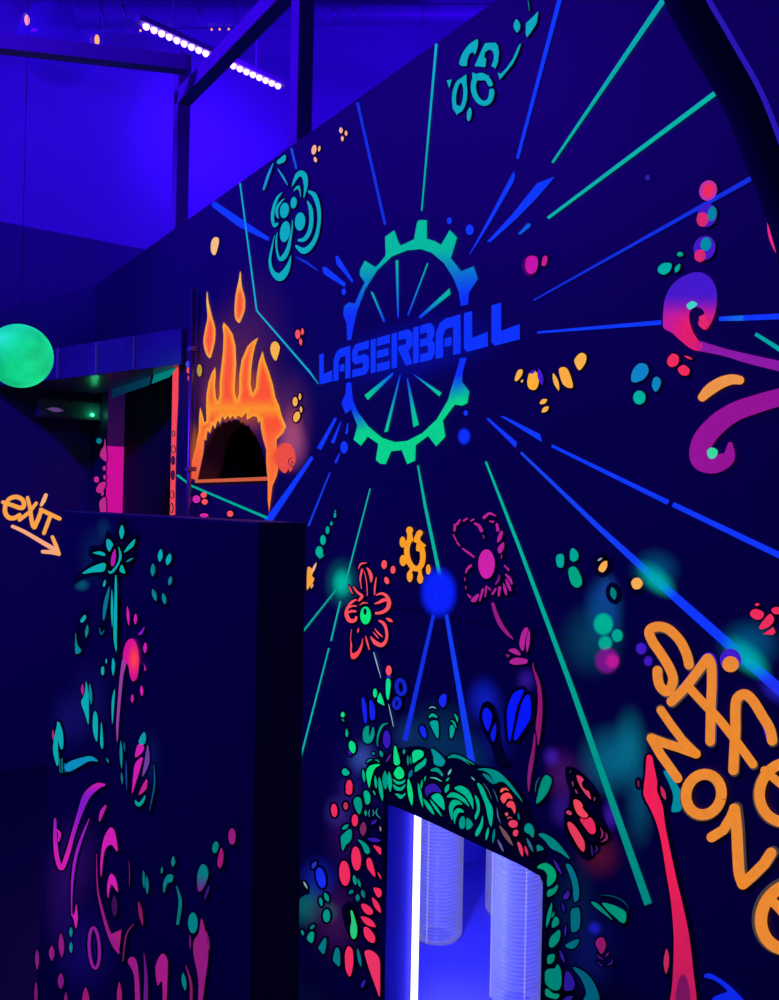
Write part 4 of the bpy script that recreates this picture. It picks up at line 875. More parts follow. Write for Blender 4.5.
paint('violet_outline', shapes_of([saf[1]], VIOLET, 8, 2, -2) + [Nc.e(VIOLET, 458, 300, 54, 58), Nc.l(VIOLET, [30, 30], 610, 560, 655, 700)], MURAL, 6, lt, 'violet first coat showing at the letter edges')
paint('painted_dot', [Nc.e(ORG, 460, 320, 42, 40)], MURAL, 8, W, 'orange dot above the lettering')

# ---- right side horns, banana-shaped stroke, red stalk
def horn_col(x, y):
    lx, ly = (x - 640) * 2.942, (y - 160) * 2.942
    if ly < 400: return (70, 26, 205)
    c = lerp((70, 26, 205), (196, 26, 165), (ly - 400) / 60)
    return lerp(c, (226, 30, 110), max(0, min(1, (ly - 430) / 60)) * max(0, min(1, (lx - 80) / 50)))
spiral = S_.b(horn_col, 70, 480, 76, 410, 100, 365, 140, 338, 180, 331, 212, 350, 229, 390, 226, 440, 212, 480, 196, 500, 178, 490, 174, 476, 192, 456, 184, 438, 165, 434, 150, 446, 148, 470, 158, 505, 178, 536, 190, 546, 176, 562, 150, 554, 120, 530, 95, 508, 76, 498, step=3)
h1 = paint('painted_horn', [spiral], MURAL, 5, W, 'curled violet and pink horn at the right edge of the mural')
paint('tail', [S_.l((140, 26, 165), [30, 22, 28, 34], 178, 548, 250, 566, 340, 590, 560, 640)], MURAL, 5, h1); paint('tip', [S_.g((226, 40, 110), 176, 462, 192, 454, 206, 478, 194, 500, 178, 488)], MURAL, 6, h1); paint('highlight', [S_.b((60, 215, 200), 140, 428, 156, 416, 172, 424, 160, 436, 148, 440)], MURAL, 6, h1)
h2 = paint('painted_horn', [S_.l((150, 20, 150), [16, 40, 56, 62, 62, 60, 56, 54, 52, 50], 268, 838, 262, 876, 222, 894, 182, 880, 186, 830, 226, 780, 280, 742, 340, 720, 400, 702, 560, 662)], MURAL, 5, W, 'magenta hooked horn at the right edge of the mural')
paint('highlight', [S_.b((60, 220, 160), 200, 858, 214, 846, 232, 856, 224, 876, 208, 878)], MURAL, 6, h2)
paint('painted_stroke', [S_.l((240, 150, 70), [26, 34, 34, 30, 26], 186, 698, 208, 676, 240, 656, 272, 646, 296, 648)], MURAL, 5, W, 'short bent orange stroke between the two horns')
paint('painted_stroke', [E4.l((236, 40, 130), [3, 20, 30, 40], 496, 838, 504, 890, 524, 940, 560, 990)], MURAL, 5, W, 'pink stroke at the far right under the bent pipe')
def stalk_col(x, y): return lerp((240, 32, 84), (190, 26, 90), (y - 860) / 140)
red_stalk = Pc.b(stalk_col, 20, -180, 30, -120, 26, -100, 82, -60, 86, 20, 100, 110, 116, 190, 150, 320, 190, 480, 218, 620, 240, 780, 256, 1010, 250, 1100, 130, 1100, 148, 980, 158, 860, 160, 640, 140, 480, 110, 300, 84, 220, 40, 120, 22, 40, step=4)
Uc_stalk = Uc.b(stalk_col, 352, 118, 368, 116, 376, 150, 386, 200, 386, 230, 404, 280, 412, 340, 430, 430, 450, 520, 474, 620, 490, 700, 502, 800, 512, 960, 430, 960, 436, 850, 440, 720, 432, 600, 416, 500, 396, 380, 374, 310, 344, 250, 342, 220, 348, 170, step=4)
ps = outlined('painted_stalk', [('stalk', Uc_stalk), ('leaf', Uc.lens((200, 40, 90), 398, 214, 414, 260, 7)), ('leaf', Uc.lens((190, 40, 90), 418, 742, 415, 826, 9)), ('leaf', Uc.lens((110, 30, 70), 324, 192, 326, 220, 4))], MURAL, 6, W, 2.6, 'tall red stalk below the lettering')
paint('lower_patch', [Pc.e((120, 20, 90), 202, 1010, 34, 130)], MURAL, 8, ps)
paint('painted_stroke', [Uc.b((0, 140, 160), 404, 166, 430, 176, 448, 210, 464, 240, 462, 292, 436, 300, 430, 290, 436, 250, 424, 210)], MURAL, 3, W, 'teal stroke behind the red stalk')
paint('painted_stroke', [Pc.b((14, 40, 235), 295, 894, 324, 878, 420, 940, 500, 1040, 420, 1060, 340, 1040, 335, 990, 380, 968, 400, 955, 345, 910)], MURAL, 5, W, 'blue stroke low on the wall right of the red stalk')

# ================================================================== plants painted round the hatch
T1 = (0, 178, 140); T2 = (0, 150, 132); T3 = (0, 118, 128); M1 = (10, 222, 130); DV = (52, 24, 170)
left = [('bud', Cc.e(RED, 263, 96, 15, 32, -5)), ('bud', Cc.e((190, 50, 80), 318, 75, 11, 18)), ('bud', Cc.e(RED, 362, 143, 15, 29)), ('bud', Cc.e(RED, 334, 5, 16, 16)), ('leaf', Cc.b(T2, 356, 52, 372, 32, 390, 40, 396, 80, 384, 114, 366, 90)), ('leaf', Cc.b(T1, 404, 8, 420, 2, 434, 20, 434, 58, 416, 66, 408, 40)),
        ('leaf', Cc.b(T2, 296, 240, 300, 215, 340, 184, 348, 215, 338, 245, 318, 262, 304, 288)), ('leaf', Cc.lens(T2, 300, 186, 332, 164, 9)), ('bud', Cc.e(RED, 368, 325, 23, 58, -4)), ('bud', Cc.e(RED, 313, 395, 26, 60, -4)), ('bud', Cc.b(RED, 418, 330, 434, 322, 448, 350, 460, 410, 440, 396, 420, 364)), ('leaf', Cc.b(T2, 376, 234, 410, 250, 432, 280, 430, 300, 412, 298, 396, 262)),
        ('bud', Cc.b(RED, 450, 262, 486, 275, 484, 306, 468, 290)), ('leaf', Cc.lens((120, 40, 90), 400, 218, 404, 148, 16)), ('leaf', Cc.lens(DV, 420, 232, 486, 240, 10)), ('bud', Cc.b(RED, 450, 465, 484, 470, 488, 500, 470, 508)), ('bud', Cc.lens(RED, 444, 508, 486, 584, 12)), ('bud', Cc.b(RED, 392, 545, 410, 540, 440, 560, 448, 584, 428, 592, 404, 575)), ('bud', Cc.lens(RED, 390, 600, 462, 650, 16)), ('bud', Cc.b(RED, 404, 655, 424, 652, 456, 690, 456, 722, 434, 722, 410, 695)),
        ('leaf', Cc.b((40, 200, 120), 342, 574, 352, 576, 366, 620, 374, 660, 368, 700, 350, 704, 340, 668, 346, 620)), ('bud', Cc.b(RED, 316, 770, 330, 742, 350, 760, 354, 820, 340, 885, 320, 860, 314, 810)), ('bud', Cc.b((236, 50, 100), 408, 768, 440, 762, 478, 800, 482, 880, 480, 980, 466, 950, 440, 880, 420, 820)), ('leaf', Cc.b(T3, 258, 800, 270, 752, 288, 760, 290, 835, 264, 818)), ('leaf', Cc.b(T3, 190, 745, 218, 702, 226, 720, 216, 778, 194, 760)),
        ('leaf', Cc.b(T2, 134, 700, 150, 674, 168, 680, 160, 724, 140, 716)), ('leaf', Cc.lens(T2, 108, 664, 118, 690, 6)), ('leaf', Cc.b(T2, 54, 640, 62, 626, 80, 650, 78, 662)), ('leaf', Cc.lens(T3, 148, 660, 170, 640, 8)), ('leaf', Cc.e(T2, 227, 597, 17, 31)), ('leaf', Cc.lens(T2, 196, 508, 204, 552, 8)), ('leaf', Cc.lens(T2, 218, 486, 236, 530, 10)), ('bud', Cc.e((20, 44, 235), 200, 416, 22, 50, -12)), ('leaf', Cc.lens((30, 50, 190), 158, 372, 178, 338, 10)),
        ('leaf', Cc.lens(T2, 76, 512, 84, 464, 10)), ('leaf', Cc.lens((130, 160, 170), 116, 432, 136, 470, 5)), ('leaf', Cc.lens(T2, 356, 402, 366, 452, 9)), ('leaf', Cc.lens(T2, 376, 420, 388, 462, 6)), ('leaf', Cc.lens(T3, 334, 492, 354, 474, 9)), ('leaf', Cc.lens(T3, 374, 492, 376, 530, 10)), ('leaf', Cc.lens(T3, 396, 472, 406, 512, 9)), ('leaf', Cc.lens(T3, 374, 750, 392, 840, 8)), ('leaf', Cc.lens(DV, 392, 940, 410, 900, 8)),
        ('leaf', Cc.lens(T2, 412, 92, 414, 124, 6)), ('leaf', Cc.l((40, 130, 150), [3, 5, 3], 432, 92, 428, 110, 432, 126)), ('leaf', Cc.l((40, 130, 150), [3, 6, 3], 446, 92, 452, 106, 446, 122)), ('leaf', Cc.l((40, 130, 150), [3, 7, 3], 470, 86, 464, 110, 484, 134)), ('leaf', Cc.lens(DV, 440, 162, 466, 140, 8)), ('leaf', Cc.lens((170, 120, 140), 482, 170, 486, 196, 4)), ('bud', Cc.lens(RED, 470, 388, 488, 424, 4)), ('leaf', Cc.lens(T2, 480, -8, 496, 40, 8)), ('leaf', Cc.lens(T2, 448, 0, 460, 24, 5)),
        ('leaf', A.b(MINT, 14, 415, 26, 400, 38, 415, 32, 434, 16, 430)), ('leaf', A.lens(T3, 18, 444, 36, 464, 7)), ('leaf', A.b(T1, 44, 530, 52, 510, 62, 540, 56, 562, 46, 556)), ('leaf', A.b(M1, 66, 610, 80, 588, 104, 606, 110, 640, 96, 670, 72, 646)), ('leaf', A.lens(DV, 58, 652, 80, 684, 9)), ('leaf', A.b(T1, 20, 784, 38, 766, 70, 796, 50, 814, 26, 806)), ('bud', A.e(RED, 67, 887, 22, 46))]
outlined('painted_plant', left, MURAL, 6, W, 2.3, 'red berries and teal leaves left of the hatch', extra=[Cc.b((0, 0, 0), 300, 560, 330, 530, 370, 540, 384, 600, 384, 680, 360, 716, 330, 690, 306, 620), Cc.b((0, 0, 0), 60, 480, 90, 430, 130, 440, 146, 490, 120, 500, 70, 530)])

head = [('leaf', A.b(M1, 178, 790, 200, 752, 240, 740, 268, 744, 236, 766, 220, 800, 206, 850, 198, 892, 184, 850)), ('leaf', A.lens(T1, 156, 770, 166, 858, 9)), ('leaf', A.l(T1, [4, 9, 3], 182, 728, 200, 714, 216, 710)), ('leaf', A.l(T1, [3, 8, 4], 234, 712, 252, 716, 262, 730)), ('leaf', A.lens(T1, 236, 812, 244, 900, 9)), ('leaf', A.lens(T1, 262, 820, 284, 980, 13)), ('leaf', A.lens(T2, 300, 780, 304, 905, 18)), ('leaf', A.lens(T1, 326, 786, 334, 922, 14)),
        ('leaf', A.b(M1, 356, 800, 372, 768, 395, 756, 420, 784, 422, 818, 398, 838, 372, 828)), ('leaf', A.l(T1, [6, 18, 20, 16, 6], 352, 836, 372, 856, 395, 862, 415, 856, 430, 842)), ('leaf', A.l(T1, [6, 22, 22, 18, 6], 352, 872, 372, 894, 396, 902, 414, 894, 432, 872)), ('leaf', A.l(T1, [4, 18, 24, 16, 6], 366, 932, 385, 940, 402, 952, 416, 944, 434, 928)), ('leaf', A.b(M1, 358, 640, 368, 620, 382, 660, 398, 734, 360, 738)), ('leaf', A.lens(M1, 452, 830, 476, 1010, 16)), ('leaf', A.lens((0, 110, 150), 454, 830, 476, 774, 12)),
        ('leaf', A.b((12, 214, 140), 476, 670, 492, 650, 530, 648, 550, 664, 546, 690, 510, 716, 482, 732, 478, 700)), ('leaf', A.b(T1, 494, 772, 500, 752, 540, 722, 566, 700, 564, 740, 530, 770, 498, 790)), ('leaf', A.lens(T2, 448, 680, 450, 750, 6)), ('leaf', A.lens(T2, 464, 685, 468, 744, 5)), ('leaf', A.b((0, 148, 150), 600, 640, 640, 660, 690, 716, 668, 754, 620, 736, 614, 690)), ('leaf', A.b(T2, 598, 775, 640, 762, 676, 800, 672, 818, 640, 790, 606, 786)), ('leaf', A.l((70, 190, 180), [3, 10, 4], 592, 826, 630, 832, 668, 852)),
        ('leaf', A.l(T2, [4, 20, 16, 4], 708, 696, 740, 688, 790, 696, 880, 742)), ('leaf', A.lens((90, 190, 190), 708, 812, 732, 770, 7)), ('leaf', A.lens(T1, 696, 850, 718, 826, 7)), ('leaf', A.lens(T1, 692, 926, 714, 868, 13)), ('leaf', A.b(DV, 560, 906, 580, 876, 620, 866, 655, 896, 668, 924, 630, 918, 590, 928, 572, 950)), ('leaf', A.lens(T1, 536, 900, 542, 838, 6)), ('leaf', A.lens((0, 190, 140), 514, 860, 544, 1020, 10)), ('leaf', A.lens(T1, 556, 850, 564, 815, 5)), ('leaf', Fc_.b((0, 192, 150), 600, 368, 630, 346, 660, 352, 682, 392, 686, 450, 664, 438, 630, 404)), ('leaf', Fc_.lens(T1, 548, 378, 622, 486, 13)), ('leaf', Fc_.lens(T1, 590, 382, 672, 496, 9)),
        ('leaf', A.b(T2, 156, 545, 166, 505, 194, 492, 196, 540, 204, 556, 216, 510, 226, 500, 232, 540, 218, 588, 190, 606, 162, 590)), ('bud', A.b((20, 34, 235), 150, 310, 166, 316, 180, 370, 184, 460, 168, 470, 152, 380)), ('bud', A.b((20, 34, 235), 200, 330, 216, 330, 234, 380, 232, 446, 206, 450, 198, 390)), ('leaf', A.l(T2, [4, 14, 12, 8, 4], 318, 474, 282, 490, 258, 540, 250, 590, 252, 626)), ('bud', A.b((54, 24, 190), 286, 580, 296, 530, 318, 524, 334, 560, 332, 610, 312, 640, 294, 616)), ('leaf', A.b(MINT, 224, 260, 238, 250, 248, 268, 244, 300, 232, 308, 224, 290)), ('leaf', A.g(MINT, 268, 274, 284, 310, 298, 360, 274, 350, 250, 334, 254, 300)),
        ('bud', A.e((252, 82, 100), 325, 132, 19, 32)), ('leaf', A.b(MINT, 308, 200, 320, 184, 336, 200, 334, 260, 322, 322, 308, 290)), ('bud', A.lens(DV, 306, 170, 342, 175, 14)), ('leaf', A.ring((18, 34, 200), 402, 240, 27, 46, 26, 0, 360, -8)), ('leaf', A.ring((18, 34, 200), 377, 345, 19, 32, 24, 0, 360, 6)), ('leaf', A.b((20, 40, 245), 650, 318, 668, 290, 698, 288, 698, 340, 680, 372, 656, 352)), ('leaf', A.b((0, 165, 150), 592, 470, 620, 456, 646, 470, 648, 560, 640, 570, 612, 520)), ('leaf', A.l(T1, [4, 20, 8], 586, 440, 608, 420, 640, 436)), ('leaf', A.l((100, 190, 190), [3, 8, 3], 586, 378, 608, 368, 634, 378)), ('bud', A.b((22, 40, 240), 524, 510, 540, 490, 560, 510, 570, 560, 555, 570, 534, 545)),
        ('leaf', A.b((0, 165, 150), 720, 505, 734, 484, 752, 510, 740, 560, 724, 568)), ('leaf', A.l(T1, [4, 12, 4], 728, 456, 748, 470, 762, 504)), ('leaf', A.l(T1, [5, 14, 4], 750, 414, 766, 438, 772, 468)), ('leaf', A.lens(T2, 422, 676, 426, 640, 9)), ('leaf', A.lens(T2, 268, 650, 284, 694, 11)), ('leaf', A.lens(T2, 232, 680, 218, 660, 6)), ('leaf', A.lens((70, 30, 150), 304, 730, 340, 672, 8)), ('leaf', A.lens((0, 130, 150), 168, 915, 200, 985, 20)), ('leaf', A.lens(T3, 96, 970, 134, 975, 18)),
        ('leaf', Fc_.b((0, 140, 150), 164, 350, 180, 332, 200, 350, 204, 400, 182, 418, 170, 390)), ('leaf', Fc_.b(T2, 96, 400, 118, 370, 144, 384, 150, 430, 136, 480, 112, 440)),
        # big coil right of the middle
        ('leaf', Bc.b((0, 180, 140), 102, 440, 140, 424, 190, 450, 222, 510, 224, 576, 206, 540, 170, 490, 130, 462)), ('leaf', Bc.b(T1, 54, 498, 80, 470, 120, 474, 172, 510, 200, 560, 160, 530, 116, 504, 80, 500)), ('leaf', Bc.b(T1, 66, 560, 84, 522, 120, 518, 154, 546, 120, 548, 92, 580, 88, 650, 72, 610)), ('leaf', Bc.b(T1, 94, 610, 112, 576, 140, 572, 164, 596, 130, 602, 110, 640, 102, 676)), ('leaf', Bc.b((0, 150, 130), 132, 660, 146, 628, 166, 628, 170, 690, 152, 706, 136, 694)), ('leaf', Bc.b((0, 150, 130), 180, 636, 206, 648, 222, 680, 200, 704, 180, 706)), ('leaf', Bc.b(T1, 234, 486, 262, 520, 266, 590, 242, 644, 234, 620, 250, 570)), ('leaf', Bc.b(T1, 250, 412, 284, 430, 320, 510, 352, 580, 342, 690, 322, 640, 300, 540)), ('leaf', Bc.b(T1, 286, 616, 288, 680, 262, 740, 240, 752, 242, 720, 270, 670)), ('leaf', Bc.lens(T1, 322, 694, 306, 780, 9)), ('leaf', Bc.lens(T3, 362, 700, 350, 800, 9)), ('leaf', Bc.lens((80, 170, 190), 210, 366, 236, 392, 5)),
        ('leaf', Bc.l((0, 140, 135), [4, 22, 10, 3], 60, 246, 100, 232, 150, 252, 200, 290)), ('leaf', Bc.b((0, 140, 135), 250, 318, 310, 312, 380, 330, 440, 380, 490, 440, 530, 500, 545, 530, 490, 470, 430, 406, 390, 400, 366, 410, 340, 360, 300, 330)), ('leaf', Bc.b((0, 125, 130), 284, 346, 320, 356, 350, 386, 360, 416, 320, 390)), ('leaf', Bc.l((60, 110, 150), [2, 4, 2], 290, 408, 320, 450, 345, 510)), ('leaf', Bc.l((60, 110, 150), [2, 5, 2], 352, 446, 372, 490, 384, 530)), ('leaf', Bc.l((70, 110, 170), [2, 7, 2], 378, 566, 384, 620, 402, 668)),
        ('bud', Bc.b((240, 90, 80), 398, 462, 410, 442, 440, 440, 456, 458, 430, 452, 410, 468)), ('bud', Bc.b((246, 74, 84), 402, 500, 420, 476, 452, 470, 474, 490, 478, 512, 450, 506, 424, 540, 406, 520)), ('bud', Bc.b((240, 70, 88), 440, 546, 460, 524, 486, 530, 500, 570, 494, 606, 472, 570, 450, 564)), ('bud', Bc.b((220, 80, 90), 430, 606, 446, 596, 452, 612, 440, 622)), ('bud', Bc.b((230, 60, 96), 454, 664, 480, 646, 512, 660, 508, 690, 480, 696, 460, 684)), ('bud', Bc.b((230, 60, 96), 482, 724, 500, 708, 516, 722, 508, 750, 486, 750)), ('bud', Bc.b((226, 60, 96), 510, 792, 530, 800, 546, 840, 546, 884, 526, 856)), ('bud', Bc.lens((190, 40, 90), 558, 812, 580, 880, 10)), ('bud', Bc.l((200, 70, 90), [3, 10, 3], 446, 642, 456, 630, 478, 634)),
        ('leaf', Bc.lens((110, 80, 90), 392, 680, 484, 816, 14)), ('leaf', Bc.b((0, 140, 130), 556, 700, 572, 670, 600, 674, 620, 710, 614, 760, 590, 740, 562, 724)), ('leaf', Bc.lens((90, 90, 150), 382, 770, 424, 856, 8)), ('leaf', Bc.lens((0, 110, 130), 514, 600, 522, 650, 7)), ('leaf', Bc.lens((40, 100, 140), 570, 762, 614, 856, 10)), ('leaf', Bc.b((0, 130, 130), 636, 812, 660, 812, 682, 838, 650, 846, 640, 850)), ('leaf', Bc.b((0, 128, 126), 648, 740, 690, 736, 760, 780, 820, 850, 850, 900, 790, 860, 730, 830, 690, 780)), ('leaf', Bc.b((0, 140, 118), 636, 540, 648, 460, 676, 376, 706, 356, 734, 386, 720, 440, 690, 494)), ('leaf', Bc.l((0, 110, 130), [3, 6, 3], 656, 366, 634, 410, 628, 465))]
outlined('painted_plant', head, MURAL, 6, W, 1.7, 'bright green coiled leaves over the hatch', extra=[
    Z0.b((0, 0, 0), 366, 770, 384, 754, 420, 746, 452, 758, 476, 764, 500, 770, 520, 786, 532, 812, 536, 842, 546, 860, 548, 878, 520, 864, 480, 845, 440, 826, 400, 808, 380, 800),
    Bc.b((0, 0, 0), 380, 420, 440, 400, 500, 470, 530, 560, 580, 640, 640, 740, 700, 860, 600, 900, 500, 800, 400, 700, 370, 560)])
paint('hatch_outline', [Z0.l((0, 0, 0), [3, 3.6, 4, 4, 4, 4], 385, 880, 386.5, 800, 440, 822.5, 500, 850.5, 542, 871.5, 546.5, 881, curve=False), Z0.l((0, 0, 0), [4, 4, 4], 547, 878, 546, 930, 544.5, 1000, curve=False)], MURAL, 12, W, 'black edge painted round the hatch', BLACK)

right = [('leaf', Ec.b((0, 160, 110), 54, 112, 80, 88, 120, 84, 164, 118, 178, 166, 160, 210, 124, 234, 118, 200, 120, 160, 96, 128)), ('leaf', Ec.b((0, 140, 110), 122, 300, 124, 260, 160, 244, 188, 222, 184, 256, 160, 286)), ('leaf', Ec.b((0, 110, 130), 240, 90, 274, 100, 310, 170, 326, 250, 324, 310, 300, 334, 290, 300, 286, 230, 262, 150)), ('leaf', Ec.lens((54, 30, 150), 160, 56, 218, 160, 9)), ('leaf', Ec.b((54, 26, 150), 224, 304, 256, 258, 266, 290, 246, 318)), ('leaf', Ec.b((0, 104, 120), 276, 390, 300, 374, 328, 376, 336, 440, 326, 510, 282, 528, 274, 460)), ('leaf', Ec.lens((0, 140, 120), 116, 500, 152, 336, 12)), ('leaf', Ec.b((0, 135, 115), 152, 500, 152, 465, 174, 430, 194, 446, 192, 480, 168, 496)), ('leaf', Ec.lens((0, 120, 110), 148, 440, 166, 396, 8)), ('leaf', Ec.b((0, 135, 115), 134, 620, 138, 570, 170, 534, 202, 516, 204, 560, 188, 600, 156, 628)), ('leaf', Ec.b((0, 104, 120), 240, 614, 280, 588, 326, 576, 318, 610, 290, 636, 254, 632)), ('leaf', Ec.b((0, 135, 110), 122, 690, 136, 676, 168, 674, 164, 715, 144, 734, 122, 730)),
         ('leaf', Ec.b((0, 130, 118), 106, 790, 130, 768, 170, 764, 186, 738, 208, 770, 214, 850, 200, 900, 166, 906, 124, 880, 106, 846)), ('leaf', Ec.b((0, 140, 116), 110, 900, 130, 900, 160, 926, 200, 932, 186, 962, 150, 958, 112, 940)), ('leaf', Ec.b((40, 24, 150), 240, 790, 264, 790, 296, 850, 290, 900, 236, 908, 230, 860)), ('leaf', Ec.lens((48, 24, 150), 200, 645, 234, 730, 9)), ('leaf', Ec.lens((48, 24, 150), 240, 480, 236, 560, 7)), ('leaf', Ec.lens((40, 24, 140), 218, 338, 232, 400, 8)), ('leaf', Ec.b((0, 92, 120), 288, 762, 320, 764, 390, 810, 440, 890, 456, 980, 358, 980, 374, 920, 340, 830)), ('leaf', Ec.lens((40, 22, 140), 222, 975, 290, 948, 16)), ('leaf', Ec.b((0, 145, 116), 478, 340, 540, 350, 600, 376, 632, 404, 630, 460, 606, 468, 560, 430, 510, 384)), ('leaf', Ec.b((0, 130, 120), 404, 336, 440, 340, 490, 386, 545, 452, 500, 420, 440, 376)), ('leaf', Ec.l((0, 70, 110), [2, 7, 7, 2], 460, 288, 540, 296, 610, 326, 655, 380)),
         ('bud', Ec.b((140, 24, 100), 434, 604, 448, 572, 480, 564, 500, 600, 494, 646, 470, 670, 450, 640)), ('leaf', Ec.l((70, 20, 100), [2, 12, 2], 442, 672, 462, 694, 490, 708)), ('leaf', Ec.l((50, 20, 110), [2, 12, 2], 446, 720, 470, 742, 486, 748)), ('leaf', Ec.l((50, 20, 110), [2, 16, 3], 508, 742, 534, 732, 548, 704)), ('leaf', Ec.lens((80, 20, 110), 500, 690, 524, 660, 7))]
outlined('painted_plant', right, MURAL, 6, W, 1.8, 'dark teal leaves and a magenta bud right of the hatch')
pod = [('bud', Dc.b((214, 60, 110), 310, 166, 330, 166, 356, 188, 344, 214, 352, 240, 372, 258, 390, 266, 402, 300, 400, 318, 366, 280, 330, 226)), ('bud', Dc.b((240, 70, 92), 290, 330, 306, 318, 334, 332, 350, 356, 354, 380, 384, 416, 378, 434, 350, 436, 322, 418, 300, 380)), ('bud', Dc.b((232, 40, 92), 332, 446, 370, 446, 404, 436, 430, 480, 434, 530, 410, 544, 380, 520)), ('bud', Dc.b((228, 60, 92), 252, 474, 268, 464, 300, 490, 340, 550, 364, 600, 360, 656, 330, 636, 290, 570, 264, 520)), ('bud', Dc.b((190, 60, 110), 244, 396, 264, 390, 282, 410, 270, 420, 250, 412)), ('leaf', Dc.lens((130, 40, 130), 302, 250, 318, 284, 7)), ('leaf', Dc.lens((130, 50, 130), 284, 196, 290, 236, 5)), ('leaf', Dc.lens((130, 50, 120), 424, 330, 430, 300, 5)), ('leaf', Dc.l((130, 30, 110), [2, 14, 4], 464, 498, 480, 540, 466, 574)), ('leaf', Dc.l((130, 30, 100), [2, 18, 4], 500, 530, 506, 570, 470, 596)), ('leaf', Dc.l((70, 26, 120), [3, 10, 3], 436, 616, 446, 640, 426, 666)), ('leaf', Dc.lens((50, 24, 120), 406, 610, 416, 690, 6)), ('leaf', Dc.lens((40, 30, 110), 262, 150, 280, 126, 6))]
outlined('painted_pod', pod, MURAL, 6, W, 2.6, 'red seed pod painted right of the hatch', extra=[Dc.b((0, 0, 0), 240, 110, 290, 110, 350, 150, 410, 210, 460, 290, 464, 380, 500, 470, 530, 540, 500, 610, 450, 630, 420, 700, 370, 715, 310, 660, 240, 560, 226, 440, 250, 370, 266, 280, 240, 190)])
bl = [('leaf', Gc.b((8, 24, 240), 182, 330, 206, 288, 234, 302, 256, 350, 246, 410, 222, 470, 200, 430, 184, 380)), ('leaf', Gc.b((10, 26, 225), 244, 500, 264, 440, 282, 410, 288, 460, 280, 520, 264, 552)), ('leaf', Gc.b((6, 22, 250), 370, 340, 384, 260, 420, 180, 470, 152, 502, 154, 480, 210, 450, 280, 432, 360, 410, 480, 390, 548, 376, 470)), ('leaf', Gc.b((6, 22, 250), 424, 520, 440, 440, 464, 330, 490, 240, 530, 186, 552, 220, 556, 320, 546, 380, 500, 460, 450, 530, 430, 538))]
outlined('painted_leaf', bl, MURAL, 6, W, 3.2, 'three bright blue leaves beside the magenta stem', extra=[Gc.b((0, 0, 0), 170, 280, 230, 240, 300, 330, 330, 560, 380, 700, 420, 720, 300, 740, 250, 590, 170, 440)])

# ================================================================== doorway paint
JX = Canvas((DOOR_L + 0.0004, 0, 0), (1, 0, 0))
def rect3(name, p4, cols, parent, label=None, material=None):
    me = bpy.data.meshes.new(name); me.from_pydata([Vector(p) for p in p4], [], [list(range(len(p4)))]); at = me.color_attributes.new('paint', 'FLOAT_COLOR', 'POINT')
    for i, c in enumerate(cols): at.data[i].color = (*lin(c), 1)
    o = link(name, me, material or PAINT, parent)
    if label: o['label'] = label
    return o
zj = MURAL.p(107, 446).z; e = 0.0012
rect3('painted_jamb', [(DOOR_L + e, 0.0, 0.0), (DOOR_L + e, WT, 0.0), (DOOR_L + e, WT, zj), (DOOR_L + e, 0.0, zj)], [(205, 14, 150)] * 4, W, 'bright pink reveal of the doorway')
rect3('painted_jamb_top', [(DOOR_L + e, 0.0, zj), (DOOR_L + e, WT, zj), (DOOR_L + e, WT, DOOR_H - e), (DOOR_L + e, 0.0, DOOR_H - e)], [(52, 10, 76), (52, 10, 76), (26, 8, 64), (26, 8, 64)], W, 'purple upper part of the door reveal')
paint('painted_frame', [Z0.g(grad(174, 370, (250, 70, 84), 174, 515, (236, 74, 84)), 173, 372, 179, 366, 178.5, 400, 177, 430, 176, 470, 175.5, 515, 170, 515, 171.5, 450)], MURAL, 3, W, 'coral strip down the near side of the doorway')
paint('painted_lintel', [Z0.g(grad(112, 385, (4, 40, 70), 150, 380, (2, 60, 84)), 112, 386, 152, 372, 150, 385, 112, 398), Z0.g((0, 128, 120), 155, 372, 178, 364, 176, 370, 170, 377, 152, 384)], MURAL, 3, W, 'teal board edge over the doorway')
dp = Crop(0, 380, 4.1)
outlined('painted_vine', [('leaf', dp.e((0, 120, 140), 408, 250, 12, 12)), ('leaf', dp.b((190, 40, 140), 432, 240, 438, 290, 440, 330, 428, 330, 412, 312, 416, 290, 428, 270)), ('leaf', dp.e((190, 40, 150), 430, 362, 7, 10)), ('leaf', dp.e((190, 40, 150), 398, 408, 11, 13)), ('leaf', dp.b((190, 36, 140), 396, 450, 410, 424, 436, 418, 430, 448, 408, 464)), ('leaf', dp.e((190, 40, 140), 422, 464, 6, 12)), ('leaf', dp.e((190, 40, 140), 432, 398, 6, 10)), ('leaf', dp.b((190, 40, 140), 410, 520, 412, 496, 436, 486, 436, 600, 424, 600)), ('leaf', dp.e((190, 40, 140), 412, 570, 6, 22))], MURAL, 4, W, 1.0, 'pink vine painted beside the doorway')
outlined('painted_vine', [('leaf', dp.e((236, 80, 84), 714, 220 + 0, 4, 9)), ('leaf', dp.e((236, 80, 84), 713, 284, 7, 13)), ('leaf', dp.e((60, 20, 80), 712, 330, 5, 16)), ('leaf', dp.e((60, 20, 80), 711, 390, 5, 18)), ('leaf', dp.e((236, 80, 84), 708, 470, 6, 14)), ('leaf', dp.e((236, 80, 84), 706, 525, 5, 18))], MURAL, 5, W, 0.8, 'coral beads down the door frame')

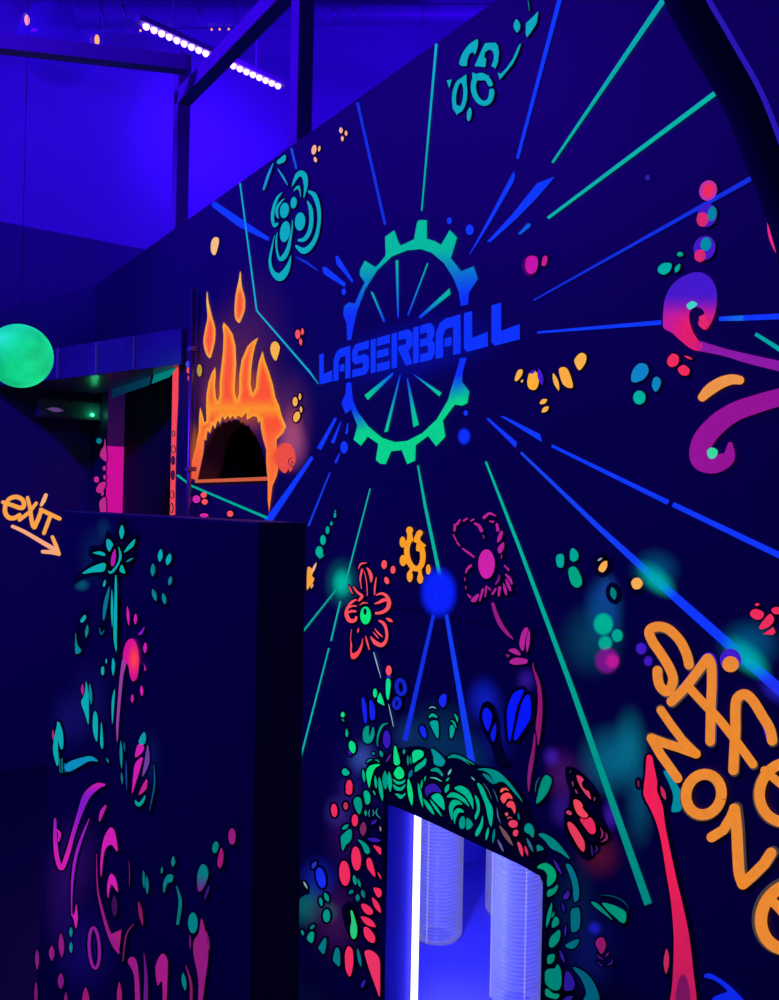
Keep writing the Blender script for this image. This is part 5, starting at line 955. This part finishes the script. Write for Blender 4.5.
# ================================================================== exit scrawl on the end wall
LBK = Canvas((BACK_X + 0.03, 0, 0), (1, 0, 0))
X_ = Crop(0, 480, 9.74); EO = (252, 164, 72)
lining = bpy.data.objects['wall_lining']
ex = [X_.l(EO, [38, 42, 44, 46, 46, 44, 42, 44, 46, 46, 44, 40, 36], 28, 216, 120, 246, 200, 272, 232, 250, 220, 195, 160, 165, 90, 185, 52, 250, 52, 320, 85, 365, 140, 370, 190, 340), X_.l(EO, [34, 38, 42, 42, 44], 268, 172, 292, 270, 304, 370, 318, 440, 335, 460), X_.l(EO, [34, 38, 38], 352, 226, 290, 310, 190, 388, curve=False),
      X_.l(EO, [44, 44, 40], 338, 455, 376, 370, 404, 290, curve=False), X_.l(EO, [40, 42, 40], 398, 290, 480, 330, 580, 376, curve=False), X_.l(EO, [40, 40, 38], 494, 340, 460, 430, 428, 518, curve=False), X_.l((250, 176, 120), [38, 42, 30], 446, 148, 425, 200, 402, 244, curve=False)]
paint('painted_lettering', ex, LBK, 2, lining, 'orange hand-painted word EXIT')
paint('painted_arrow', [X_.l((250, 170, 130), [34, 38, 42, 48], 122, 452, 240, 506, 400, 600, 560, 695), X_.l((252, 170, 90), [36, 40, 40], 510, 556, 545, 640, 572, 720, curve=False), X_.l((250, 170, 120), [36, 40, 30], 416, 698, 490, 702, 574, 722, curve=False)], LBK, 3, lining, 'orange arrow pointing down to the barricade')

# ================================================================== barricade painting
PB = BOARD
CY_ = (10, 168, 178); CYD = (6, 130, 150); PM = (206, 30, 176); VM = (130, 24, 200)
spray('airbrushed_haze', PB, 1, barr, [(95, 555, 22, 40, (8, 40, 110), 0.45), (104, 530, 10, 16, (8, 60, 120), 0.4), (82, 585, 10, 8, (8, 100, 140), 0.6), (70, 720, 26, 40, (24, 20, 120), 0.5), (90, 700, 26, 50, (24, 20, 110), 0.45), (75, 860, 34, 60, (50, 16, 110), 0.45), (62, 900, 26, 80, (44, 14, 110), 0.4), (85, 950, 40, 60, (26, 12, 120), 0.45), (150, 760, 16, 40, (14, 30, 110), 0.45)], 'faint blue and purple haze sprayed around the plant')
f1 = [('petal', Ic.lens(CY_, 404, 120, 402, 192, 12)), ('petal', Ic.b(CY_, 330, 192, 345, 194, 360, 216, 350, 240, 340, 250, 328, 222)), ('petal', Ic.b(CY_, 262, 256, 300, 250, 322, 262, 318, 272, 282, 264)), ('petal', Ic.b(CY_, 468, 190, 462, 222, 440, 242, 415, 256, 432, 226)), ('petal', Ic.lens(CYD, 424, 302, 462, 282, 5)), ('petal', Ic.b(CY_, 405, 314, 422, 356, 394, 346)), ('petal', Ic.b(CY_, 212, 358, 260, 325, 322, 306, 318, 346, 268, 352)), ('centre', Ic.b((176, 24, 170), 370, 238, 375, 275, 366, 318, 350, 316, 354, 270)), ('petal', Ic.l(CY_, [4, 12, 10, 12, 10, 6], 388, 228, 397, 270, 386, 310, 362, 344, 346, 354, 340, 344)),
      ('leaf', Ic.b(CY_, 317, 395, 326, 390, 322, 418, 312, 420)), ('leaf', Ic.b((10, 110, 150), 344, 420, 338, 490, 318, 585, 311, 560, 318, 490)), ('stem', Ic.lens(CY_, 356, 432, 358, 622, 6)), ('stem', Ic.b(CY_, 372, 378, 380, 380, 382, 500, 381, 640, 378, 738, 364, 660, 368, 500)), ('leaf', Ic.l((10, 90, 130), [3, 8, 3], 296, 620, 304, 652, 320, 632))]
outlined('painted_flower', f1, PB, 3, barr, 2.4, 'teal daisy with a magenta centre', extra=[Ic.b((0, 0, 0), 160, 415, 190, 355, 260, 300, 240, 270, 250, 225, 310, 215, 330, 150, 370, 170, 400, 75, 440, 130, 440, 190, 470, 140, 485, 190, 460, 300, 425, 365, 395, 400, 392, 740, 360, 740, 340, 560, 312, 640, 296, 620, 310, 400, 240, 375)])
outlined('painted_flower', [('petal', Ic.lens(CY_, 594, 238, 588, 302, 12)), ('petal', Ic.lens(CY_, 640, 260, 624, 318, 13)), ('petal', Ic.lens(CYD, 556, 308, 554, 372, 11)), ('petal', Ic.lens(CYD, 644, 370, 636, 416, 9)), ('petal', Ic.lens(CYD, 554, 432, 572, 492, 10)), ('petal', Ic.lens(CYD, 606, 452, 616, 508, 10))], PB, 3, barr, 2.4, 'ring of six teal petals')
outlined('painted_leaf', [('leaf', Ic.b(CY_, 200, 588, 222, 558, 229, 574, 212, 596)), ('leaf', Ic.lens(CYD, 236, 606, 229, 670, 8)), ('leaf', Ic.b(CYD, 178, 645, 186, 700, 206, 732, 190, 748, 176, 738))], PB, 3, barr, 1.6, 'dark seed with three teal glints', extra=[Ic.b((0, 0, 0), 200, 560, 225, 535, 242, 590, 238, 660, 210, 750, 178, 752, 170, 660)])
hd = Crop(40, 500, 4.869)
def head_c(x, y): return lerp((214, 18, 150), (255, 64, 74), 1.25 - math.hypot((x - 135) / 5.5, (y - 659) / 14.5))
pf1 = [('flower_head', hd.b(head_c, 408, 775, 412, 735, 424, 695, 448, 674, 472, 692, 487, 750, 486, 820, 476, 868, 456, 882, 442, 852, 436, 810, 424, 796, 414, 800, step=2)), ('stem', hd.b((150, 60, 160), 408, 775, 424, 796, 412, 850, 404, 920, 392, 1050, 382, 1180, 376, 1100, 382, 1000, 392, 880, 400, 810)),
       ('petal', Ic.lens(PM, 431, 515, 438, 612, 7)), ('petal', Ic.lens(PM, 472, 552, 470, 606, 8)), ('petal', Ic.b(VM, 516, 616, 505, 650, 484, 656, 500, 634)), ('petal', Ic.lens(PM, 520, 692, 517, 746, 9)), ('petal', Jc.g((170, 30, 170), 512, 12, 526, 46, 516, 54)), ('petal', Jc.lens(PM, 498, 122, 502, 176, 8)), ('petal', Jc.lens(PM, 456, 166, 454, 208, 7))]
outlined('painted_flower', pf1, PB, 3, barr, 2.0, 'drooping pink flower with a red heart')
tl = [('stem', Jc.b(CY_, 358, -10, 370, 20, 362, 76, 354, 40)), ('leaf', Jc.e(CY_, 310, 52, 8, 22)), ('leaf', Jc.lens(CY_, 328, -8, 328, 18, 4)), ('stem', Jc.b(CY_, 370, 143, 366, 230, 358, 312, 354, 220, 360, 170)), ('leaf', Jc.lens((170, 30, 140), 212, 115, 213, 172, 8)), ('leaf', Jc.b(CY_, 230, 104, 242, 160, 244, 230, 242, 312, 225, 262, 206, 208, 216, 180, 226, 150)), ('leaf', Jc.lens(CYD, 248, 112, 256, 218, 8)), ('leaf', Jc.b(CY_, 272, 247, 286, 285, 283, 396, 264, 350, 262, 285)), ('leaf', Jc.b(CY_, 304, 298, 313, 400, 309, 432, 298, 400))]
outlined('painted_leaf', tl, PB, 3, barr, 1.8, 'rising string of long teal leaves')
cl = [('curl', Jc.l(CY_, [6, 22, 26, 20, 8], 90, 300, 98, 330, 104, 370, 108, 410, 110, 434)), ('curl', Jc.l(CY_, [14, 22, 24, 22, 8], 96, 310, 84, 380, 80, 430, 84, 470, 90, 514)), ('leaf', Jc.lens((160, 30, 130), 68, 336, 68, 390, 6)), ('leaf', Jc.b((12, 140, 190), 122, 520, 150, 494, 210, 474, 255, 468, 288, 492, 245, 492, 190, 522, 150, 542, 134, 540)), ('stripe', Jc.l(CYD, [4, 4], 100, 478, 103, 548)), ('stripe', Jc.l(CYD, [5, 5], 112, 478, 114, 548)), ('stripe', Jc.l((20, 100, 200), [4, 4], 124, 500, 130, 548)), ('leaf', Jc.lens(CYD, 328, 476, 340, 500, 4))]
outlined('painted_curl', cl, PB, 3, barr, 2.2, 'teal hook with a blue leaf tail')
bd = [('bud', Jc.b((14, 150, 170), 512, 350, 522, 376, 512, 410, 486, 404, 492, 376)), ('bud', Jc.b(PM, 484, 410, 510, 416, 506, 446, 470, 474, 472, 440)), ('bud', Jc.b(PM, 505, 472, 495, 524, 470, 602, 454, 648, 460, 560, 470, 502)), ('bud', Jc.b((110, 60, 160), 530, 412, 539, 460, 535, 512, 504, 568, 514, 500)), ('bud', Jc.b((190, 34, 140), 528, 578, 524, 626, 488, 656, 504, 612)), ('bud', Jc.b((10, 150, 150), 470, 680, 490, 692, 520, 656, 512, 692, 490, 712, 472, 702)), ('leaf', Jc.l((14, 90, 140), [2, 7, 2], 562, 505, 564, 610, 540, 732)), ('leaf', Jc.lens((10, 130, 150), 398, 390, 402, 530, 7)), ('leaf', Jc.lens((10, 110, 140), 402, 545, 406, 605, 5)), ('leaf', Jc.lens((20, 60, 140), 424, 480, 428, 640, 4)), ('leaf', Jc.lens((12, 90, 130), 415, 395, 418, 445, 4))]
outlined('painted_bud', bd, PB, 3, barr, 1.8, 'striped pink and teal bud')
sw_c = lambda x, y: lerp(PM, VM, min(1, abs(y - 782) / 14)) if y < 800 else lerp(VM, PM, (y - 812) / 40)
sw = [('swirl', Kc.l(sw_c, [6, 22, 26, 18, 14, 16, 16, 16, 14, 8], 270, 16, 240, 22, 204, 56, 180, 116, 156, 190, 138, 255, 115, 312, 98, 270, 92, 200, 92, 138)), ('swirl', Kc.l(PM, [4, 10, 5], 98, 175, 108, 190, 104, 218)), ('swirl', Kc.l((150, 26, 190), [3, 9, 11, 9, 5, 5], 214, 135, 188, 200, 166, 270, 154, 350, 151, 430, 152, 480)), ('swirl', Kc.b(PM, 152, 480, 162, 470, 168, 438, 173, 490, 166, 524, 158, 490)), ('leaf', Kc.b((180, 30, 170), 272, 87, 272, 102, 250, 148, 252, 112)), ('leaf', Kc.b(PM, 288, 168, 306, 186, 315, 252, 292, 228, 268, 254, 257, 342, 254, 290, 264, 212)), ('swirl', Kc.l((150, 26, 130), [2, 5, 9, 13, 22, 4], 240, 260, 244, 380, 260, 460, 284, 540, 308, 584, 320, 614)), ('swirl', Kc.g((160, 30, 120), 290, 545, 328, 528, 318, 614)), ('leaf', Kc.b(PM, 290, 331, 308, 350, 315, 396, 294, 370, 286, 386, 280, 418, 277, 370)), ('leaf', Kc.lens((60, 16, 80), 302, 405, 304, 485, 10)),
      ('leaf', Kc.l((90, 20, 110), [2, 4, 2], 354, 285, 357, 330, 356, 375)), ('leaf', Kc.b((130, 24, 90), 388, 428, 402, 462, 405, 515, 390, 475)), ('swirl', Kc.l((110, 24, 100), [3, 6, 4], 372, 508, 345, 550, 334, 640)), ('swirl', Kc.l((100, 20, 130), [3, 12, 16], 409, 612, 416, 700, 414, 800)), ('swirl', Kc.ring((136, 26, 150), 231, 594, 18, 72, 11, 0, 360, -3)), ('swirl', Kc.b((150, 26, 130), 350, 642, 368, 625, 386, 660, 394, 800, 378, 800, 372, 690)), ('swirl', Kc.b((160, 26, 130), 470, 615, 490, 630, 492, 680, 486, 800, 476, 800, 472, 712, 456, 726, 449, 660))]
outlined('painted_swirl', sw, PB, 3, barr, 2.0, 'large pink and violet swirling tendrils')
dt = [('dot', Kc.lens((130, 26, 130), 28, 598, 28, 672, 7)), ('dot', Kc.lens((140, 26, 120), 80, 585, 80, 640, 10)), ('dot', Kc.lens((140, 26, 120), 112, 540, 116, 628, 10)), ('dot', Kc.lens(CYD, 148, 520, 148, 556, 6)), ('dot', Kc.lens(CYD, 148, 572, 148, 612, 6)), ('dot', Kc.lens((120, 24, 120), 112, 682, 112, 740, 11)), ('dot', Kc.lens((120, 24, 110), 24, 712, 24, 800, 6)), ('dot', Kc.lens((120, 24, 110), 130, 750, 130, 800, 6)), ('dot', Kc.lens((150, 24, 110), 200, 732, 202, 830, 13)), ('dot', Kc.lens((150, 26, 110), 320, 712, 320, 820, 9)), ('dot', Kc.lens((6, 110, 120), 406, 318, 408, 384, 5)), ('dot', Kc.lens((6, 110, 120), 418, 338, 419, 404, 6)), ('dot', Kc.lens((6, 110, 120), 472, 305, 470, 332, 4)), ('dot', Kc.b((6, 120, 125), 511, 268, 518, 290, 510, 306, 504, 290)), ('dot', Kc.b((6, 120, 125), 478, 400, 476, 365, 490, 336, 510, 336, 508, 358, 490, 366)), ('dot', Kc.l((6, 110, 120), [3, 12, 10], 523, 374, 536, 430, 527, 508)),
      ('dot', Kc.e((4, 124, 130), 581, 505, 17, 37)), ('dot', Kc.b((140, 26, 120), 612, 488, 630, 556, 636, 620, 626, 700, 612, 800, 600, 800, 600, 704, 584, 620, 584, 570, 602, 540)), ('dot', Kc.lens((90, 20, 110), 570, 545, 572, 600, 4)), ('dot', Kc.lens((6, 120, 120), 545, 680, 554, 745, 8)), ('dot', Kc.l((130, 24, 100), [3, 9, 9], 556, 656, 574, 720, 574, 800)), ('dot', Kc.b(lambda x, y: lerp((4, 120, 125), (120, 30, 130), (y - 874) / 16), 598, 330, 612, 298, 630, 306, 635, 340, 616, 385, 600, 392, 596, 360)), ('dot', Kc.e((4, 120, 120), 661, 237, 11, 21, 10)), ('dot', Kc.b((150, 26, 110), 680, 240, 690, 262, 686, 296, 676, 312, 668, 290)), ('dot', Kc.e((150, 26, 120), 720, 199, 13, 29)), ('dot', Kc.lens((50, 20, 110), 640, 370, 622, 424, 5)), ('dot', Kc.lens((120, 24, 100), 628, 530, 640, 604, 5))]
for it in dt: outlined('painted_drop', [it], PB, 3, barr, 1.6)
